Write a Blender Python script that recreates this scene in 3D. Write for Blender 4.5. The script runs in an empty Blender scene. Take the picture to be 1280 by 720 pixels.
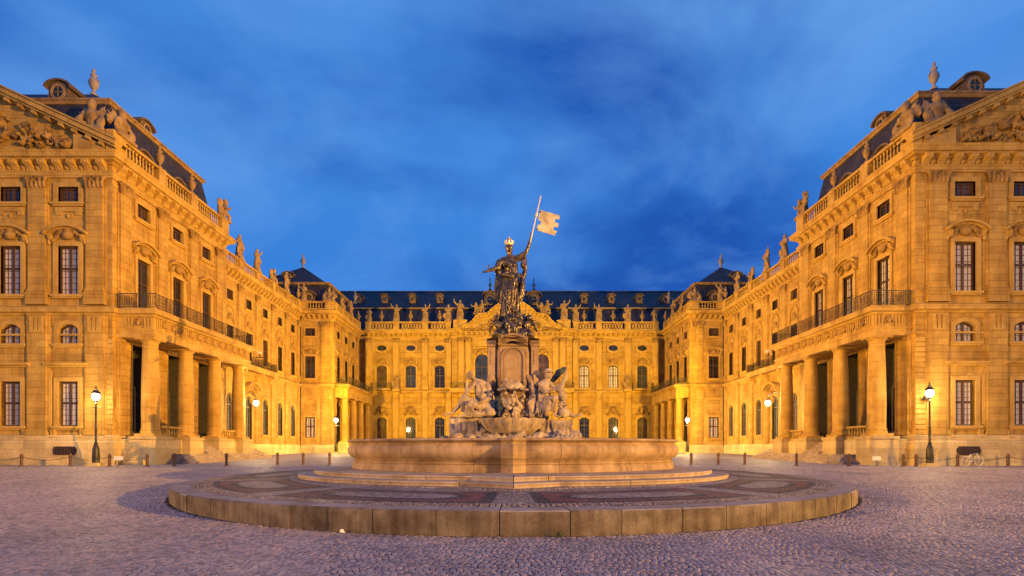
import bpy, bmesh, math, random
from mathutils import Vector, Matrix, noise, Euler
R = math.radians
PI = math.pi
SC = bpy.context.scene
COL = SC.collection

# ------------------------------------------------------------------ camera, world, lights
cam = bpy.data.cameras.new('camera')
camo = bpy.data.objects.new('camera', cam)
COL.objects.link(camo)
camo.location = (0, 0, 1.94)
camo.rotation_euler = (R(90), 0, 0)
cam.sensor_width = 36
cam.lens = 36 * 680 / 1280
cam.shift_y = (560 - 360) / 1280
cam.clip_end = 3000
SC.camera = camo

def nd(nt, typ, **kw):
    n = nt.nodes.new(typ)
    for k, v in kw.items():
        if k.startswith('i_'):
            key = k[2:]
            n.inputs[int(key) if key.isdigit() else key.replace('_', ' ')].default_value = v
        else:
            setattr(n, k, v)
    return n

def ramp(nt, fac, stops):
    n = nt.nodes.new('ShaderNodeValToRGB')
    e = n.color_ramp.elements
    while len(e) < len(stops):
        e.new(0.5)
    for k, (p, c) in enumerate(stops):
        e[k].position = p
        e[k].color = (c[0], c[1], c[2], 1)
    nt.links.new(fac, n.inputs[0])
    return n.outputs[0]

W = bpy.data.worlds.new('World')
SC.world = W
W.use_nodes = True
wn = W.node_tree
wn.nodes.clear()
wl = wn.links
tc = nd(wn, 'ShaderNodeTexCoord')
sep = nd(wn, 'ShaderNodeSeparateXYZ')
wl.new(tc.outputs['Generated'], sep.inputs[0])
grad = ramp(wn, sep.outputs['Z'], [(0.0, (.060, .32, .84)), (.12, (.045, .26, .76)), (.30, (.040, .22, .71)), (.62, (.065, .27, .74)), (1.0, (.05, .21, .64))])
# cloud layer projected on a high plane so that it stretches to the horizon
az = nd(wn, 'ShaderNodeMath', operation='ADD', i_1=.22)
wl.new(sep.outputs['Z'], az.inputs[0])
dx = nd(wn, 'ShaderNodeMath', operation='DIVIDE'); wl.new(sep.outputs['X'], dx.inputs[0]); wl.new(az.outputs[0], dx.inputs[1])
dy = nd(wn, 'ShaderNodeMath', operation='DIVIDE'); wl.new(sep.outputs['Y'], dy.inputs[0]); wl.new(az.outputs[0], dy.inputs[1])
cb = nd(wn, 'ShaderNodeCombineXYZ'); wl.new(dx.outputs[0], cb.inputs[0]); wl.new(dy.outputs[0], cb.inputs[1])
mp = nd(wn, 'ShaderNodeMapping'); mp.inputs['Scale'].default_value = (.72, .95, 1); mp.inputs['Location'].default_value = (3.1, 1.7, 0); mp.inputs['Rotation'].default_value = (0, 0, R(22))
wl.new(cb.outputs[0], mp.inputs[0])
n1 = nd(wn, 'ShaderNodeTexNoise', i_Scale=1.25, i_Detail=9.0, i_Roughness=.52, i_Distortion=.35)
wl.new(mp.outputs[0], n1.inputs['Vector'])
n2 = nd(wn, 'ShaderNodeTexNoise', i_Scale=1.5, i_Detail=8.0, i_Roughness=.55, i_Distortion=.5)
mp2 = nd(wn, 'ShaderNodeMapping'); mp2.inputs['Location'].default_value = (9.3, 4.2, 2)
wl.new(cb.outputs[0], mp2.inputs[0]); wl.new(mp2.outputs[0], n2.inputs['Vector'])
dark = ramp(wn, n1.outputs['Fac'], [(.40, (0, 0, 0)), (.62, (1, 1, 1))])
lite = ramp(wn, n2.outputs['Fac'], [(.45, (0, 0, 0)), (.72, (1, 1, 1))])
m1 = nd(wn, 'ShaderNodeMixRGB', blend_type='MIX'); wl.new(dark, m1.inputs[0])
wl.new(grad, m1.inputs[1]); m1.inputs[2].default_value = (.014, .095, .45, 1)
k1 = nd(wn, 'ShaderNodeMath', operation='MULTIPLY', i_1=.75); wl.new(lite, k1.inputs[0])
m2 = nd(wn, 'ShaderNodeMixRGB', blend_type='MIX'); wl.new(k1.outputs[0], m2.inputs[0])
wl.new(m1.outputs[0], m2.inputs[1]); m2.inputs[2].default_value = (.15, .38, .84, 1)
bgn = nd(wn, 'ShaderNodeBackground', i_Strength=1.0)
wl.new(m2.outputs[0], bgn.inputs[0])
# a little real dusk sky (Nishita) below the painted cloud deck's colours
sky = nd(wn, 'ShaderNodeTexSky'); sky.sky_type = 'NISHITA'; sky.sun_disc = False
sky.sun_elevation = R(-4); sky.sun_rotation = R(150)
bg2 = nd(wn, 'ShaderNodeBackground', i_Strength=.08); wl.new(sky.outputs[0], bg2.inputs[0])
adds = nd(wn, 'ShaderNodeAddShader'); wl.new(bgn.outputs[0], adds.inputs[0]); wl.new(bg2.outputs[0], adds.inputs[1])
wo = nd(wn, 'ShaderNodeOutputWorld'); wl.new(adds.outputs[0], wo.inputs[0])

SC.view_settings.view_transform = 'Standard'
SC.view_settings.look = 'None'
SC.view_settings.exposure = 0
SC.view_settings.gamma = 1
SC.render.engine = 'CYCLES'
SC.cycles.max_bounces = 4
SC.cycles.diffuse_bounces = 2
SC.cycles.glossy_bounces = 2
SC.cycles.sample_clamp_indirect = 3
SC.cycles.use_denoising = True

FLOOD = (1.0, .505, .065)
def spot(name, loc, target, power, angle=90, color=FLOOD, radius=.25, blend=.5):
    l = bpy.data.lights.new(name, 'SPOT')
    l.energy = power; l.color = color; l.spot_size = R(angle); l.spot_blend = blend; l.shadow_soft_size = radius
    o = bpy.data.objects.new(name, l)
    COL.objects.link(o)
    o.location = loc
    o.rotation_euler = (Vector(target) - Vector(loc)).to_track_quat('-Z', 'Y').to_euler()
    return o
# the square is floodlit from masts beside the photographer, the court from floods on the far portico ends
YEL = (1.0, .58, .04)
spot('flood_mast_light', (93, -31, 16.5), (-30, 46, 10), 1250000, 36, blend=1)
spot('flood_mast_light', (-93, -31, 16.5), (30, 46, 10), 560000, 36, blend=1)
spot('added_front_fill', (20, -22, 9), (46, 38, 9), 105000, 50, blend=1)  # added fill pair without fixtures, evens out the pavilion fronts
spot('added_front_fill', (-20, -22, 9), (-46, 38, 9), 45000, 50, blend=1)
spot('added_wing_fill', (-24.9, 39.2, 12.6), (28.3, 48, 12), 85000, 75, blend=1)  # added fill pair without fixtures, brightens the wing walls across the court
spot('added_wing_fill', (24.9, 38.6, 12.6), (-28.3, 48, 12), 34000, 75, blend=1)
spot('court_flood_light', (-24.6, 53.6, 11.7), (9, 93, 11), 78000, 100, YEL)
spot('court_flood_light', (24.6, 52.8, 11.7), (-9, 93, 11), 78000, 100, YEL)
spot('court_flood_light', (-24.6, 54.4, 11.7), (29, 68, 11), 26000, 100, YEL)
spot('court_flood_light', (24.6, 53.6, 11.7), (-29, 68, 11), 26000, 100, YEL)

# ------------------------------------------------------------------ materials
def mat(name, build, rough=.85, spec=.3, metallic=0):
    m = bpy.data.materials.new(name)
    m.use_nodes = True
    nt = m.node_tree
    b = nt.nodes['Principled BSDF']
    b.inputs['Roughness'].default_value = rough
    b.inputs['Specular IOR Level'].default_value = spec
    b.inputs['Metallic'].default_value = metallic
    build(nt, b)
    return m

def setbump(nt, b, height, dist=.02, strength=.6):
    bp = nd(nt, 'ShaderNodeBump', i_Strength=strength, i_Distance=dist)
    nt.links.new(height, bp.inputs['Height'])
    nt.links.new(bp.outputs[0], b.inputs['Normal'])
    return bp

def mixc(nt, fac, a, c, mode='MIX'):
    m = nd(nt, 'ShaderNodeMixRGB', blend_type=mode)
    for i, v in enumerate((fac, a, c)):
        if isinstance(v, (int, float)): m.inputs[i].default_value = v
        elif isinstance(v, tuple): m.inputs[i].default_value = (v[0], v[1], v[2], 1)
        else: nt.links.new(v, m.inputs[i])
    return m.outputs[0]

def stone(c1, c2, c3, scale=1.0, blocks=None, bump=.35, streak=.35, rough=.85, coords='Object'):
    """sandstone: mottling, stained streaks, ashlar blocks of slightly differing tone with fine joints"""
    def f(nt, b):
        t = nd(nt, 'ShaderNodeTexCoord')
        v = t.outputs[coords]
        a = nd(nt, 'ShaderNodeTexNoise', i_Scale=.6 * scale, i_Detail=6.0, i_Roughness=.62)
        nt.links.new(v, a.inputs['Vector'])
        col = ramp(nt, a.outputs['Fac'], [(.32, c2), (.5, c1), (.68, c3)])
        f1 = nd(nt, 'ShaderNodeTexNoise', i_Scale=14 * scale, i_Detail=4.0, i_Roughness=.7)
        nt.links.new(v, f1.inputs['Vector'])
        g = ramp(nt, f1.outputs['Fac'], [(.3, (.72, .72, .72)), (.7, (1.18, 1.18, 1.18))])
        col = mixc(nt, .75, col, g, 'MULTIPLY')
        # vertical run-off streaks
        m = nd(nt, 'ShaderNodeMapping'); m.inputs['Scale'].default_value = (2.2, 2.2, .16)
        nt.links.new(v, m.inputs[0])
        s = nd(nt, 'ShaderNodeTexNoise', i_Scale=1.4 * scale, i_Detail=4.0, i_Roughness=.6)
        nt.links.new(m.outputs[0], s.inputs['Vector'])
        sg = ramp(nt, s.outputs['Fac'], [(.42, (1, 1, 1)), (.72, (.55, .50, .46))])
        col = mixc(nt, streak, col, sg, 'MULTIPLY')
        h = f1.outputs['Fac']
        if blocks:
            bw, bh, mort, tone = blocks
            sp = nd(nt, 'ShaderNodeSeparateXYZ'); nt.links.new(v, sp.inputs[0])
            cx = nd(nt, 'ShaderNodeCombineXYZ'); nt.links.new(sp.outputs[0], cx.inputs[0]); nt.links.new(sp.outputs[2], cx.inputs[1])
            br = nd(nt, 'ShaderNodeTexBrick', i_Scale=1.0, i_Mortar_Size=mort, i_Mortar_Smooth=.3, i_Bias=0.0, i_Brick_Width=bw, i_Row_Height=bh)
            br.inputs['Color1'].default_value = (1 - tone, 1 - tone, 1 - tone * .9, 1)
            br.inputs['Color2'].default_value = (1 + tone * .5, 1 + tone * .45, 1 + tone * .3, 1)
            br.inputs['Mortar'].default_value = (.70, .64, .58, 1)
            nt.links.new(cx.outputs[0], br.inputs['Vector'])
            col = mixc(nt, 1.0, col, br.outputs['Color'], 'MULTIPLY')
            mm = nd(nt, 'ShaderNodeMath', operation='MULTIPLY_ADD', i_1=-2.5)
            nt.links.new(br.outputs['Fac'], mm.inputs[0]); nt.links.new(h, mm.inputs[2])
            h = mm.outputs[0]
        nt.links.new(col, b.inputs['Base Color'])
        setbump(nt, b, h, .02, bump)
    return mat('stone', f, rough, .25)

M = {}
M['wall'] = stone((.52, .315, .07), (.38, .21, .045), (.62, .39, .10), .8, (1.15, .48, .010, .17), .8, .7)
M['wall'].name = 'ashlar_sandstone'
M['farwall'] = stone((.50, .30, .065), (.36, .20, .04), (.60, .375, .095), .8, (2.3, .96, .03, .16), .8, .5); M['farwall'].name = 'far_ashlar_sandstone'
M['drum'] = stone((.52, .315, .07), (.38, .21, .045), (.62, .39, .10), 1.0, (40, 1.06, .010, .12), .8, .5); M['drum'].name = 'column_drum_stone'
M['rust'] = stone((.56, .375, .135), (.48, .30, .10), (.63, .44, .18), 1.0, (1.6, .33, .03, .10), 1.0, .3); M['rust'].name = 'rusticated_sandstone'
M['trim'] = stone((.53, .325, .075), (.36, .20, .045), (.62, .395, .105), 1.2, None, .7, .45); M['trim'].name = 'sandstone_trim'
M['base'] = stone((.62, .46, .22), (.47, .34, .16), (.70, .56, .32), .9, (1.5, .62, .012, .2), .5, .25); M['base'].name = 'pale_plinth_stone'
M['carve'] = stone((.31, .18, .05), (.16, .09, .03), (.46, .28, .085), 2.0, None, .5, .3); M['carve'].name = 'carved_sandstone'  # darker than the trim: relief shade put into the colour
M['weathered'] = stone((.34, .215, .095), (.19, .115, .05), (.44, .29, .14), 2.5, None, .5, .4); M['weathered'].name = 'weathered_figure_stone'
M['roofstone'] = stone((.17, .115, .075), (.10, .068, .045), (.24, .165, .11), 2.5, None, .5, .5); M['roofstone'].name = 'dark_roof_stone'  # darker tone for dormers and lucarnes
M['greystone'] = stone((.36, .30, .27), (.25, .205, .18), (.46, .39, .35), 2.5, None, .5, .3); M['greystone'].name = 'grey_vase_stone'
M['fount'] = stone((.34, .235, .15), (.20, .13, .08), (.46, .335, .23), 1.4, None, .5, .7, .75); M['fount'].name = 'fountain_red_sandstone'
M['figure'] = stone((.40, .31, .235), (.18, .13, .095), (.58, .47, .38), 3.0, None, .6, .6); M['figure'].name = 'fountain_figure_stone'
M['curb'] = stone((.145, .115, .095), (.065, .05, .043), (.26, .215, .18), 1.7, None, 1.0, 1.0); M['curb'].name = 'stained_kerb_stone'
M['slab'] = stone((.27, .225, .22), (.19, .155, .15), (.34, .29, .285), 1.6, None, .6, 0.0); M['slab'].name = 'pale_slab_stone'
M['steps'] = stone((.36, .28, .23), (.25, .19, .15), (.45, .37, .32), 1.6, None, .5, .5); M['steps'].name = 'step_stone'
M['pave'] = stone((.33, .28, .285), (.25, .205, .21), (.40, .345, .35), 1.2, None, .4, 0.0); M['pave'].name = 'pale_terrace_paving'

def flat(c, rough=.5, spec=.4, metallic=0, var=.25, sc=6.0, bump=.2):
    def f(nt, b):
        t = nd(nt, 'ShaderNodeTexCoord')
        n = nd(nt, 'ShaderNodeTexNoise', i_Scale=sc, i_Detail=5.0); nt.links.new(t.outputs['Object'], n.inputs['Vector'])
        lo = tuple(x * (1 - var) for x in c); hi = tuple(min(1, x * (1 + var)) for x in c)
        nt.links.new(ramp(nt, n.outputs['Fac'], [(.35, lo), (.65, hi)]), b.inputs['Base Color'])
        setbump(nt, b, n.outputs['Fac'], .01, bump)
    return mat('m', f, rough, spec, metallic)
def reg(k, name, *a, **kw):
    M[k] = flat(*a, **kw); M[k].name = name
reg('iron', 'black_painted_iron', (.018, .014, .013), .45, .5)
reg('dark', 'painted_loggia_shade', (.07, .062, .058), .8, .2)  # shade of the loggia put into the base colour
reg('glass', 'dark_window_glass', (.012, .014, .022), .08, .6, var=.4, sc=.8, bump=.02)
reg('glassb', 'sky_tinted_glass', (.03, .045, .08), .05, .9, var=.5, sc=.6, bump=.03)  # bluish base colour puts a sky reflection into the glass
reg('glassw', 'lit_look_tinted_glass', (.10, .06, .04), .12, .7, var=.6, sc=.9, bump=.03)  # half-lit look put into the warm base colour
reg('slotglass', 'attic_window_glass', (.02, .03, .06), .06, .7, var=.4, sc=.8, bump=.02)
reg('frame', 'brown_window_frame', (.07, .035, .022), .5, .4)
reg('gframe', 'grey_window_frame', (.12, .105, .09), .5, .4)
reg('bronze', 'dark_patinated_bronze', (.085, .06, .038), .30, .7, metallic=.35, var=.8, sc=5.0, bump=.5)
reg('gold', 'gilded_sheet', (.60, .50, .29), .5, .5, metallic=.3, var=.35, sc=3.0)
reg('goldpole', 'pale_gilded_pole', (.62, .52, .40), .4, .5, metallic=.3, var=.1)
reg('bluecloth', 'green_bronze_drapery', (.05, .065, .075), .5, .4)
reg('woodpost', 'weathered_brown_post', (.12, .065, .045), .7, .3)
reg('white', 'white_enamel_sign', (.75, .72, .65), .5, .4, var=.05)
reg('yellow', 'yellow_enamel_sign', (.75, .5, .05), .5, .4, var=.05)
reg('red', 'red_brick_inlay', (.20, .085, .072), .8, .25, var=.4, sc=9.0)
reg('navy', 'blue_basalt_inlay', (.055, .052, .075), .75, .3, var=.4, sc=9.0)
reg('plant', 'dry_green_weed', (.06, .09, .03), .8, .2)
reg('rim', 'worn_wet_rim_stone', (.42, .33, .30), .55, .4, var=.3, sc=2.0)
reg('paper', 'pale_litter', (.8, .76, .72), .6, .3, var=.1)
def curtain(nt, b):
    t = nd(nt, 'ShaderNodeTexCoord')
    w = nd(nt, 'ShaderNodeTexWave', i_Scale=3.2, i_Distortion=1.5, i_Detail=2.0); nt.links.new(t.outputs['Object'], w.inputs['Vector'])
    nt.links.new(ramp(nt, w.outputs['Fac'], [(0, (.40, .35, .33)), (1, (.72, .65, .61))]), b.inputs['Base Color'])
    b.inputs['Coat Weight'].default_value = .8; b.inputs['Coat Roughness'].default_value = .05
M['curtain'] = mat('curtained_window_glass', curtain, .8, .3)
def slate(nt, b):
    t = nd(nt, 'ShaderNodeTexCoord')
    sp = nd(nt, 'ShaderNodeSeparateXYZ'); nt.links.new(t.outputs['Object'], sp.inputs[0])
    ad = nd(nt, 'ShaderNodeMath', operation='ADD'); nt.links.new(sp.outputs[0], ad.inputs[0]); nt.links.new(sp.outputs[1], ad.inputs[1])
    cx = nd(nt, 'ShaderNodeCombineXYZ'); nt.links.new(ad.outputs[0], cx.inputs[0]); nt.links.new(sp.outputs[2], cx.inputs[1])
    br = nd(nt, 'ShaderNodeTexBrick', i_Scale=1.0, i_Mortar_Size=.012, i_Brick_Width=.36, i_Row_Height=.22)
    br.inputs['Color1'].default_value = (.026, .024, .034, 1); br.inputs['Color2'].default_value = (.052, .043, .055, 1); br.inputs['Mortar'].default_value = (.012, .012, .016, 1)
    nt.links.new(cx.outputs[0], br.inputs['Vector'])
    n = nd(nt, 'ShaderNodeTexNoise', i_Scale=.7, i_Detail=6.0); nt.links.new(t.outputs['Object'], n.inputs['Vector'])
    nt.links.new(mixc(nt, .8, br.outputs['Color'], ramp(nt, n.outputs['Fac'], [(.3, (.6, .6, .6)), (.7, (1.3, 1.25, 1.3))]), 'MULTIPLY'), b.inputs['Base Color'])
    setbump(nt, b, br.outputs['Fac'], .02, .5)
M['slate'] = mat('blue_grey_slate', slate, .62, .35)
def emit(name, c, s):
    m = bpy.data.materials.new(name); m.use_nodes = True
    b = m.node_tree.nodes['Principled BSDF']
    b.inputs['Base Color'].default_value = (c[0], c[1], c[2], 1)
    b.inputs['Emission Color'].default_value = (c[0], c[1], c[2], 1)
    b.inputs['Emission Strength'].default_value = s
    M[name] = m
emit('lamp_glow', (1, .80, .48), 120)
emit('room_glow', (1, .62, .2), 3)

def cobble_far(nt, b):
    """small setts laid in arcs, seen from afar"""
    t = nd(nt, 'ShaderNodeTexCoord')
    mp = nd(nt, 'ShaderNodeMapping'); mp.inputs['Rotation'].default_value = (0, 0, R(31)); mp.inputs['Scale'].default_value = (7.6, 8.6, 0)
    nt.links.new(t.outputs['Object'], mp.inputs[0])
    v1 = nd(nt, 'ShaderNodeTexVoronoi', feature='DISTANCE_TO_EDGE', i_Scale=1.0, i_Randomness=.55); nt.links.new(mp.outputs[0], v1.inputs['Vector'])
    v2 = nd(nt, 'ShaderNodeTexVoronoi', feature='F1', i_Scale=1.0, i_Randomness=.55); nt.links.new(mp.outputs[0], v2.inputs['Vector'])
    n = nd(nt, 'ShaderNodeTexNoise', i_Scale=.35, i_Detail=5.0, i_Roughness=.6); nt.links.new(t.outputs['Object'], n.inputs['Vector'])
    base = ramp(nt, n.outputs['Fac'], [(.3, (.21, .185, .215)), (.5, (.30, .262, .287)), (.72, (.375, .32, .34))])
    sp = nd(nt, 'ShaderNodeSeparateColor'); nt.links.new(v2.outputs['Color'], sp.inputs[0])
    tone = ramp(nt, sp.outputs[0], [(0, (.62, .62, .66)), (.5, (.95, .93, .95)), (1, (1.3, 1.22, 1.18))])
    c = mixc(nt, .9, base, tone, 'MULTIPLY')
    jm = ramp(nt, v1.outputs['Distance'], [(.0, (.25, .22, .24)), (.11, (1, 1, 1))])
    c = mixc(nt, 1.0, c, jm, 'MULTIPLY')
    nt.links.new(c, b.inputs['Base Color'])
    setbump(nt, b, ramp(nt, v1.outputs['Distance'], [(0, (0, 0, 0)), (.2, (1, 1, 1))]), .03, .7)
M['cobble_far'] = mat('cobbled_square', cobble_far, .6, .35)
def cobble_near(nt, b):
    at = nd(nt, 'ShaderNodeAttribute', attribute_name='tone')
    t = nd(nt, 'ShaderNodeTexCoord')
    n = nd(nt, 'ShaderNodeTexNoise', i_Scale=.35, i_Detail=5.0, i_Roughness=.6); nt.links.new(t.outputs['Object'], n.inputs['Vector'])
    base = ramp(nt, n.outputs['Fac'], [(.3, (.21, .185, .215)), (.5, (.30, .262, .287)), (.72, (.375, .32, .34))])
    c = mixc(nt, .9, base, ramp(nt, at.outputs['Fac'], [(0, (.45, .44, .50)), (.5, (.92, .91, .97)), (.85, (1.2, 1.13, 1.12)), (1, (1.35, 1.0, .88))]), 'MULTIPLY')
    f = nd(nt, 'ShaderNodeTexNoise', i_Scale=45.0, i_Detail=3.0); nt.links.new(t.outputs['Object'], f.inputs['Vector'])
    c = mixc(nt, .5, c, ramp(nt, f.outputs['Fac'], [(.3, (.7, .7, .7)), (.7, (1.2, 1.2, 1.2))]), 'MULTIPLY')
    nt.links.new(c, b.inputs['Base Color'])
    setbump(nt, b, f.outputs['Fac'], .006, .6)
M['cobble_near'] = mat('worn_cobble_setts', cobble_near, .5, .4)
def mosaic(lo, hi, sc, name):
    def f(nt, b):
        t = nd(nt, 'ShaderNodeTexCoord')
        mp = nd(nt, 'ShaderNodeMapping'); mp.inputs['Scale'].default_value = (sc, sc, 0); nt.links.new(t.outputs['Object'], mp.inputs[0])
        v1 = nd(nt, 'ShaderNodeTexVoronoi', feature='DISTANCE_TO_EDGE', i_Scale=1.0, i_Randomness=.6); nt.links.new(mp.outputs[0], v1.inputs['Vector'])
        v2 = nd(nt, 'ShaderNodeTexVoronoi', feature='F1', i_Scale=1.0, i_Randomness=.6); nt.links.new(mp.outputs[0], v2.inputs['Vector'])
        sp = nd(nt, 'ShaderNodeSeparateColor'); nt.links.new(v2.outputs['Color'], sp.inputs[0])
        n = nd(nt, 'ShaderNodeTexNoise', i_Scale=.9, i_Detail=5.0); nt.links.new(t.outputs['Object'], n.inputs['Vector'])
        c = mixc(nt, 1.0, ramp(nt, n.outputs['Fac'], [(.35, lo), (.65, hi)]), ramp(nt, sp.outputs[0], [(0, (.6, .6, .62)), (1, (1.3, 1.25, 1.25))]), 'MULTIPLY')
        c = mixc(nt, 1.0, c, ramp(nt, v1.outputs['Distance'], [(0, (.35, .33, .33)), (.12, (1, 1, 1))]), 'MULTIPLY')
        nt.links.new(c, b.inputs['Base Color']); setbump(nt, b, ramp(nt, v1.outputs['Distance'], [(0, (0, 0, 0)), (.2, (1, 1, 1))]), .02, .8)
    return mat(name, f, .65, .3)
M['pave'] = mosaic((.20, .165, .16), (.29, .245, .24), 9, 'pale_sett_paving')
M['red'] = mosaic((.13, .055, .05), (.20, .085, .075), 11, 'red_sett_inlay')
M['navy'] = mosaic((.045, .038, .042), (.08, .068, .075), 11, 'dark_basalt_inlay')
reg('joint', 'dark_joint_sand', (.05, .042, .045), .9, .1)

# ------------------------------------------------------------------ mesh helpers
class MB:
    def __init__(s): s.v = []; s.f = []; s.smooth = False
    def add(s, vs, fs):
        k = len(s.v); s.v += [tuple(p) for p in vs]; s.f += [tuple(i + k for i in f) for f in fs]; return s
    def box(s, x0, x1, y0, y1, z0, z1):
        return s.add([(x0,y0,z0),(x1,y0,z0),(x1,y1,z0),(x0,y1,z0),(x0,y0,z1),(x1,y0,z1),(x1,y1,z1),(x0,y1,z1)],
                     [(0,3,2,1),(4,5,6,7),(0,1,5,4),(1,2,6,5),(2,3,7,6),(3,0,4,7)])
    def prism(s, poly, y0, y1):
        """poly in (x,z), counter-clockwise seen from -Y, extruded from y0 (front) to y1"""
        n = len(poly)
        vs = [(x, y0, z) for x, z in poly] + [(x, y1, z) for x, z in poly]
        fs = [tuple(range(n)), tuple(range(2*n-1, n-1, -1))] + [(i, i+n, (i+1) % n + n, (i+1) % n) for i in range(n)]
        return s.add(vs, fs)
    def side_prism(s, prof, x0, x1):
        """prof in (y,z) extruded along x"""
        n = len(prof)
        vs = [(x0, y, z) for y, z in prof] + [(x1, y, z) for y, z in prof]
        return s.add(vs, [tuple(range(n-1, -1, -1)), tuple(range(n, 2*n))] + [(i, (i+1) % n, (i+1) % n + n, i+n) for i in range(n)])
    def lathe(s, prof, c=(0,0), n=12, a=1.0, b=1.0, cap=True, z0=0):
        k = len(prof); vs = []
        for r, z in prof:
            for j in range(n):
                t = 2*PI*j/n + PI/n
                vs.append((c[0]+a*r*math.cos(t), c[1]+b*r*math.sin(t), z+z0))
        fs = [(i*n+j, i*n+(j+1) % n, (i+1)*n+(j+1) % n, (i+1)*n+j) for i in range(k-1) for j in range(n)]
        if cap: fs += [tuple(range(n-1, -1, -1)), tuple(range((k-1)*n, k*n))]
        return s.add(vs, fs)
    def tube(s, p1, p2, r1, r2=None, n=6):
        r2 = r1 if r2 is None else r2
        p1 = Vector(p1); p2 = Vector(p2); d = (p2-p1).normalized()
        u = d.orthogonal().normalized(); w = d.cross(u)
        vs = [tuple(p + (u*math.cos(2*PI*j/n) + w*math.sin(2*PI*j/n))*r) for p, r in ((p1, r1), (p2, r2)) for j in range(n)]
        return s.add(vs, [(j, (j+1) % n, (j+1) % n+n, j+n) for j in range(n)] + [tuple(range(n-1, -1, -1)), tuple(range(n, 2*n))])
    def path(s, pts, r, n=6):
        for a, b in zip(pts[:-1], pts[1:]): s.tube(a, b, r, r, n)
        return s
    def sweep(s, path, prof, closed=False, caps=True):
        """prof (out, z) swept along a 2-D path; 'out' is to the right-hand side of the travel direction"""
        n = len(path); k = len(prof); vs = []
        for i in range(n):
            p = Vector(path[i])
            a = Vector(path[i-1]) if (i > 0 or closed) else None
            b = Vector(path[(i+1) % n]) if (i < n-1 or closed) else None
            d1 = (p-a).normalized() if a is not None else (b-p).normalized()
            d2 = (b-p).normalized() if b is not None else d1
            n1 = Vector((d1.y, -d1.x)); n2 = Vector((d2.y, -d2.x))
            m = (n1+n2); m = m/max(m.length, 1e-6)
            sc = 1/max(.25, m.dot(n1))
            for o, z in prof: vs.append((p.x+m.x*o*sc, p.y+m.y*o*sc, z))
        fs = []
        for i in range(n if closed else n-1):
            j = (i+1) % n
            for q in range(k-1): fs.append((i*k+q, j*k+q, j*k+q+1, i*k+q+1))
        if caps and not closed: fs += [tuple(range(k)), tuple(range((n-1)*k+k-1, (n-1)*k-1, -1))]
        return s.add(vs, fs)
    def mesh(s, name, m, smooth=False):
        me = bpy.data.meshes.new(name); me.from_pydata(s.v, [], s.f); me.update()
        me.materials.append(M[m] if isinstance(m, str) else m)
        if smooth:
            me.polygons.foreach_set('use_smooth', [True]*len(me.polygons))
            try: me.set_sharp_from_angle(angle=R(42))
            except Exception: pass
        return me

WM = {}
def link(o, parent=None, world=None):
    COL.objects.link(o)
    world = world if world is not None else Matrix.Identity(4)
    WM[o.name] = world
    if parent is not None:
        o.parent = parent
        o.matrix_local = WM[parent.name].inverted() @ world
    else:
        o.matrix_world = world
        o.location, o.rotation_euler, o.scale = world.to_translation(), world.to_euler(), world.to_scale()
    return o
def T(x, y, z): return Matrix.Translation((x, y, z))
def RZ(a): return Matrix.Rotation(a, 4, 'Z')
def obj(name, data, parent=None, world=None, m=None, smooth=False, kind=None):
    if isinstance(data, MB): data = data.mesh(name, m, smooth)
    o = bpy.data.objects.new(name, data)
    link(o, parent, world)
    if kind: o['kind'] = kind
    return o
def thing(name, label, cat, world=None, group=None):
    o = bpy.data.objects.new(name, None); o.empty_display_size = .3
    link(o, None, world); tag(o, label, cat, group); return o
def tag(o, label, cat, group=None):
    o['label'] = label; o['category'] = cat
    if group: o['group'] = group
    return o

# ---- sculpture: primitives merged by voxel remesh into one continuous body
def icoverts(lv=2):
    b = bmesh.new(); bmesh.ops.create_icosphere(b, subdivisions=lv, radius=1)
    vs = [v.co.copy() for v in b.verts]; fs = [tuple(v.index for v in f.verts) for f in b.faces]; b.free(); return vs, fs
ICO = icoverts(2)
def ell(mb, c, r, rot=None):
    q = Euler(rot).to_matrix() if rot else Matrix.Identity(3)
    c = Vector(c)
    mb.add([tuple(c + q @ Vector((v.x*r[0], v.y*r[1], v.z*r[2]))) for v in ICO[0]], ICO[1])
def cap(mb, p1, p2, r1, r2):
    p1 = Vector(p1); p2 = Vector(p2)
    mb.tube(p1, p2, r1, r2, 10); ell(mb, p1, (r1,)*3); ell(mb, p2, (r2,)*3)
def limb(mb, pts, rs):
    for a, b, ra, rb in zip(pts[:-1], pts[1:], rs[:-1], rs[1:]): cap(mb, a, b, ra, rb)
def folds(q, paths, r):
    """raised drapery folds: thin tapering ridges"""
    for p in paths: limb(q, p, [r*.7]+[r]*(len(p)-2)+[r*.6])
def sculpt(name, mb, voxel, m, fold=0.0, fscale=3.0, smooth=2):
    me = mb.mesh('tmp', m)
    o = bpy.data.objects.new('tmp', me); COL.objects.link(o)
    md = o.modifiers.new('r', 'REMESH'); md.mode = 'VOXEL'; md.voxel_size = voxel
    ms = o.modifiers.new('s', 'SMOOTH'); ms.iterations = smooth; ms.factor = .5
    dg = bpy.context.evaluated_depsgraph_get(); dg.update()
    out = bpy.data.meshes.new_from_object(o.evaluated_get(dg)); out.name = 'sculpted_form'
    bpy.data.objects.remove(o)
    if fold:
        nr = [v.normal.copy() for v in out.vertices]
        for v, n in zip(out.vertices, nr):
            p = v.co
            a = noise.noise(Vector((p.x*fscale*1.7, p.y*fscale*1.7, p.z*fscale*.45)))
            c = noise.noise(Vector((p.x*fscale*3.9+5, p.y*fscale*3.9, p.z*fscale*2.2)))
            ridge = 1 - abs(a)*2.6
            v.co = p + n*fold*(ridge*.8 + c*.7 - .4)
    out.materials.clear(); out.materials.append(M[m])
    out.polygons.foreach_set('use_smooth', [True]*len(out.polygons))
    return out

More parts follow.
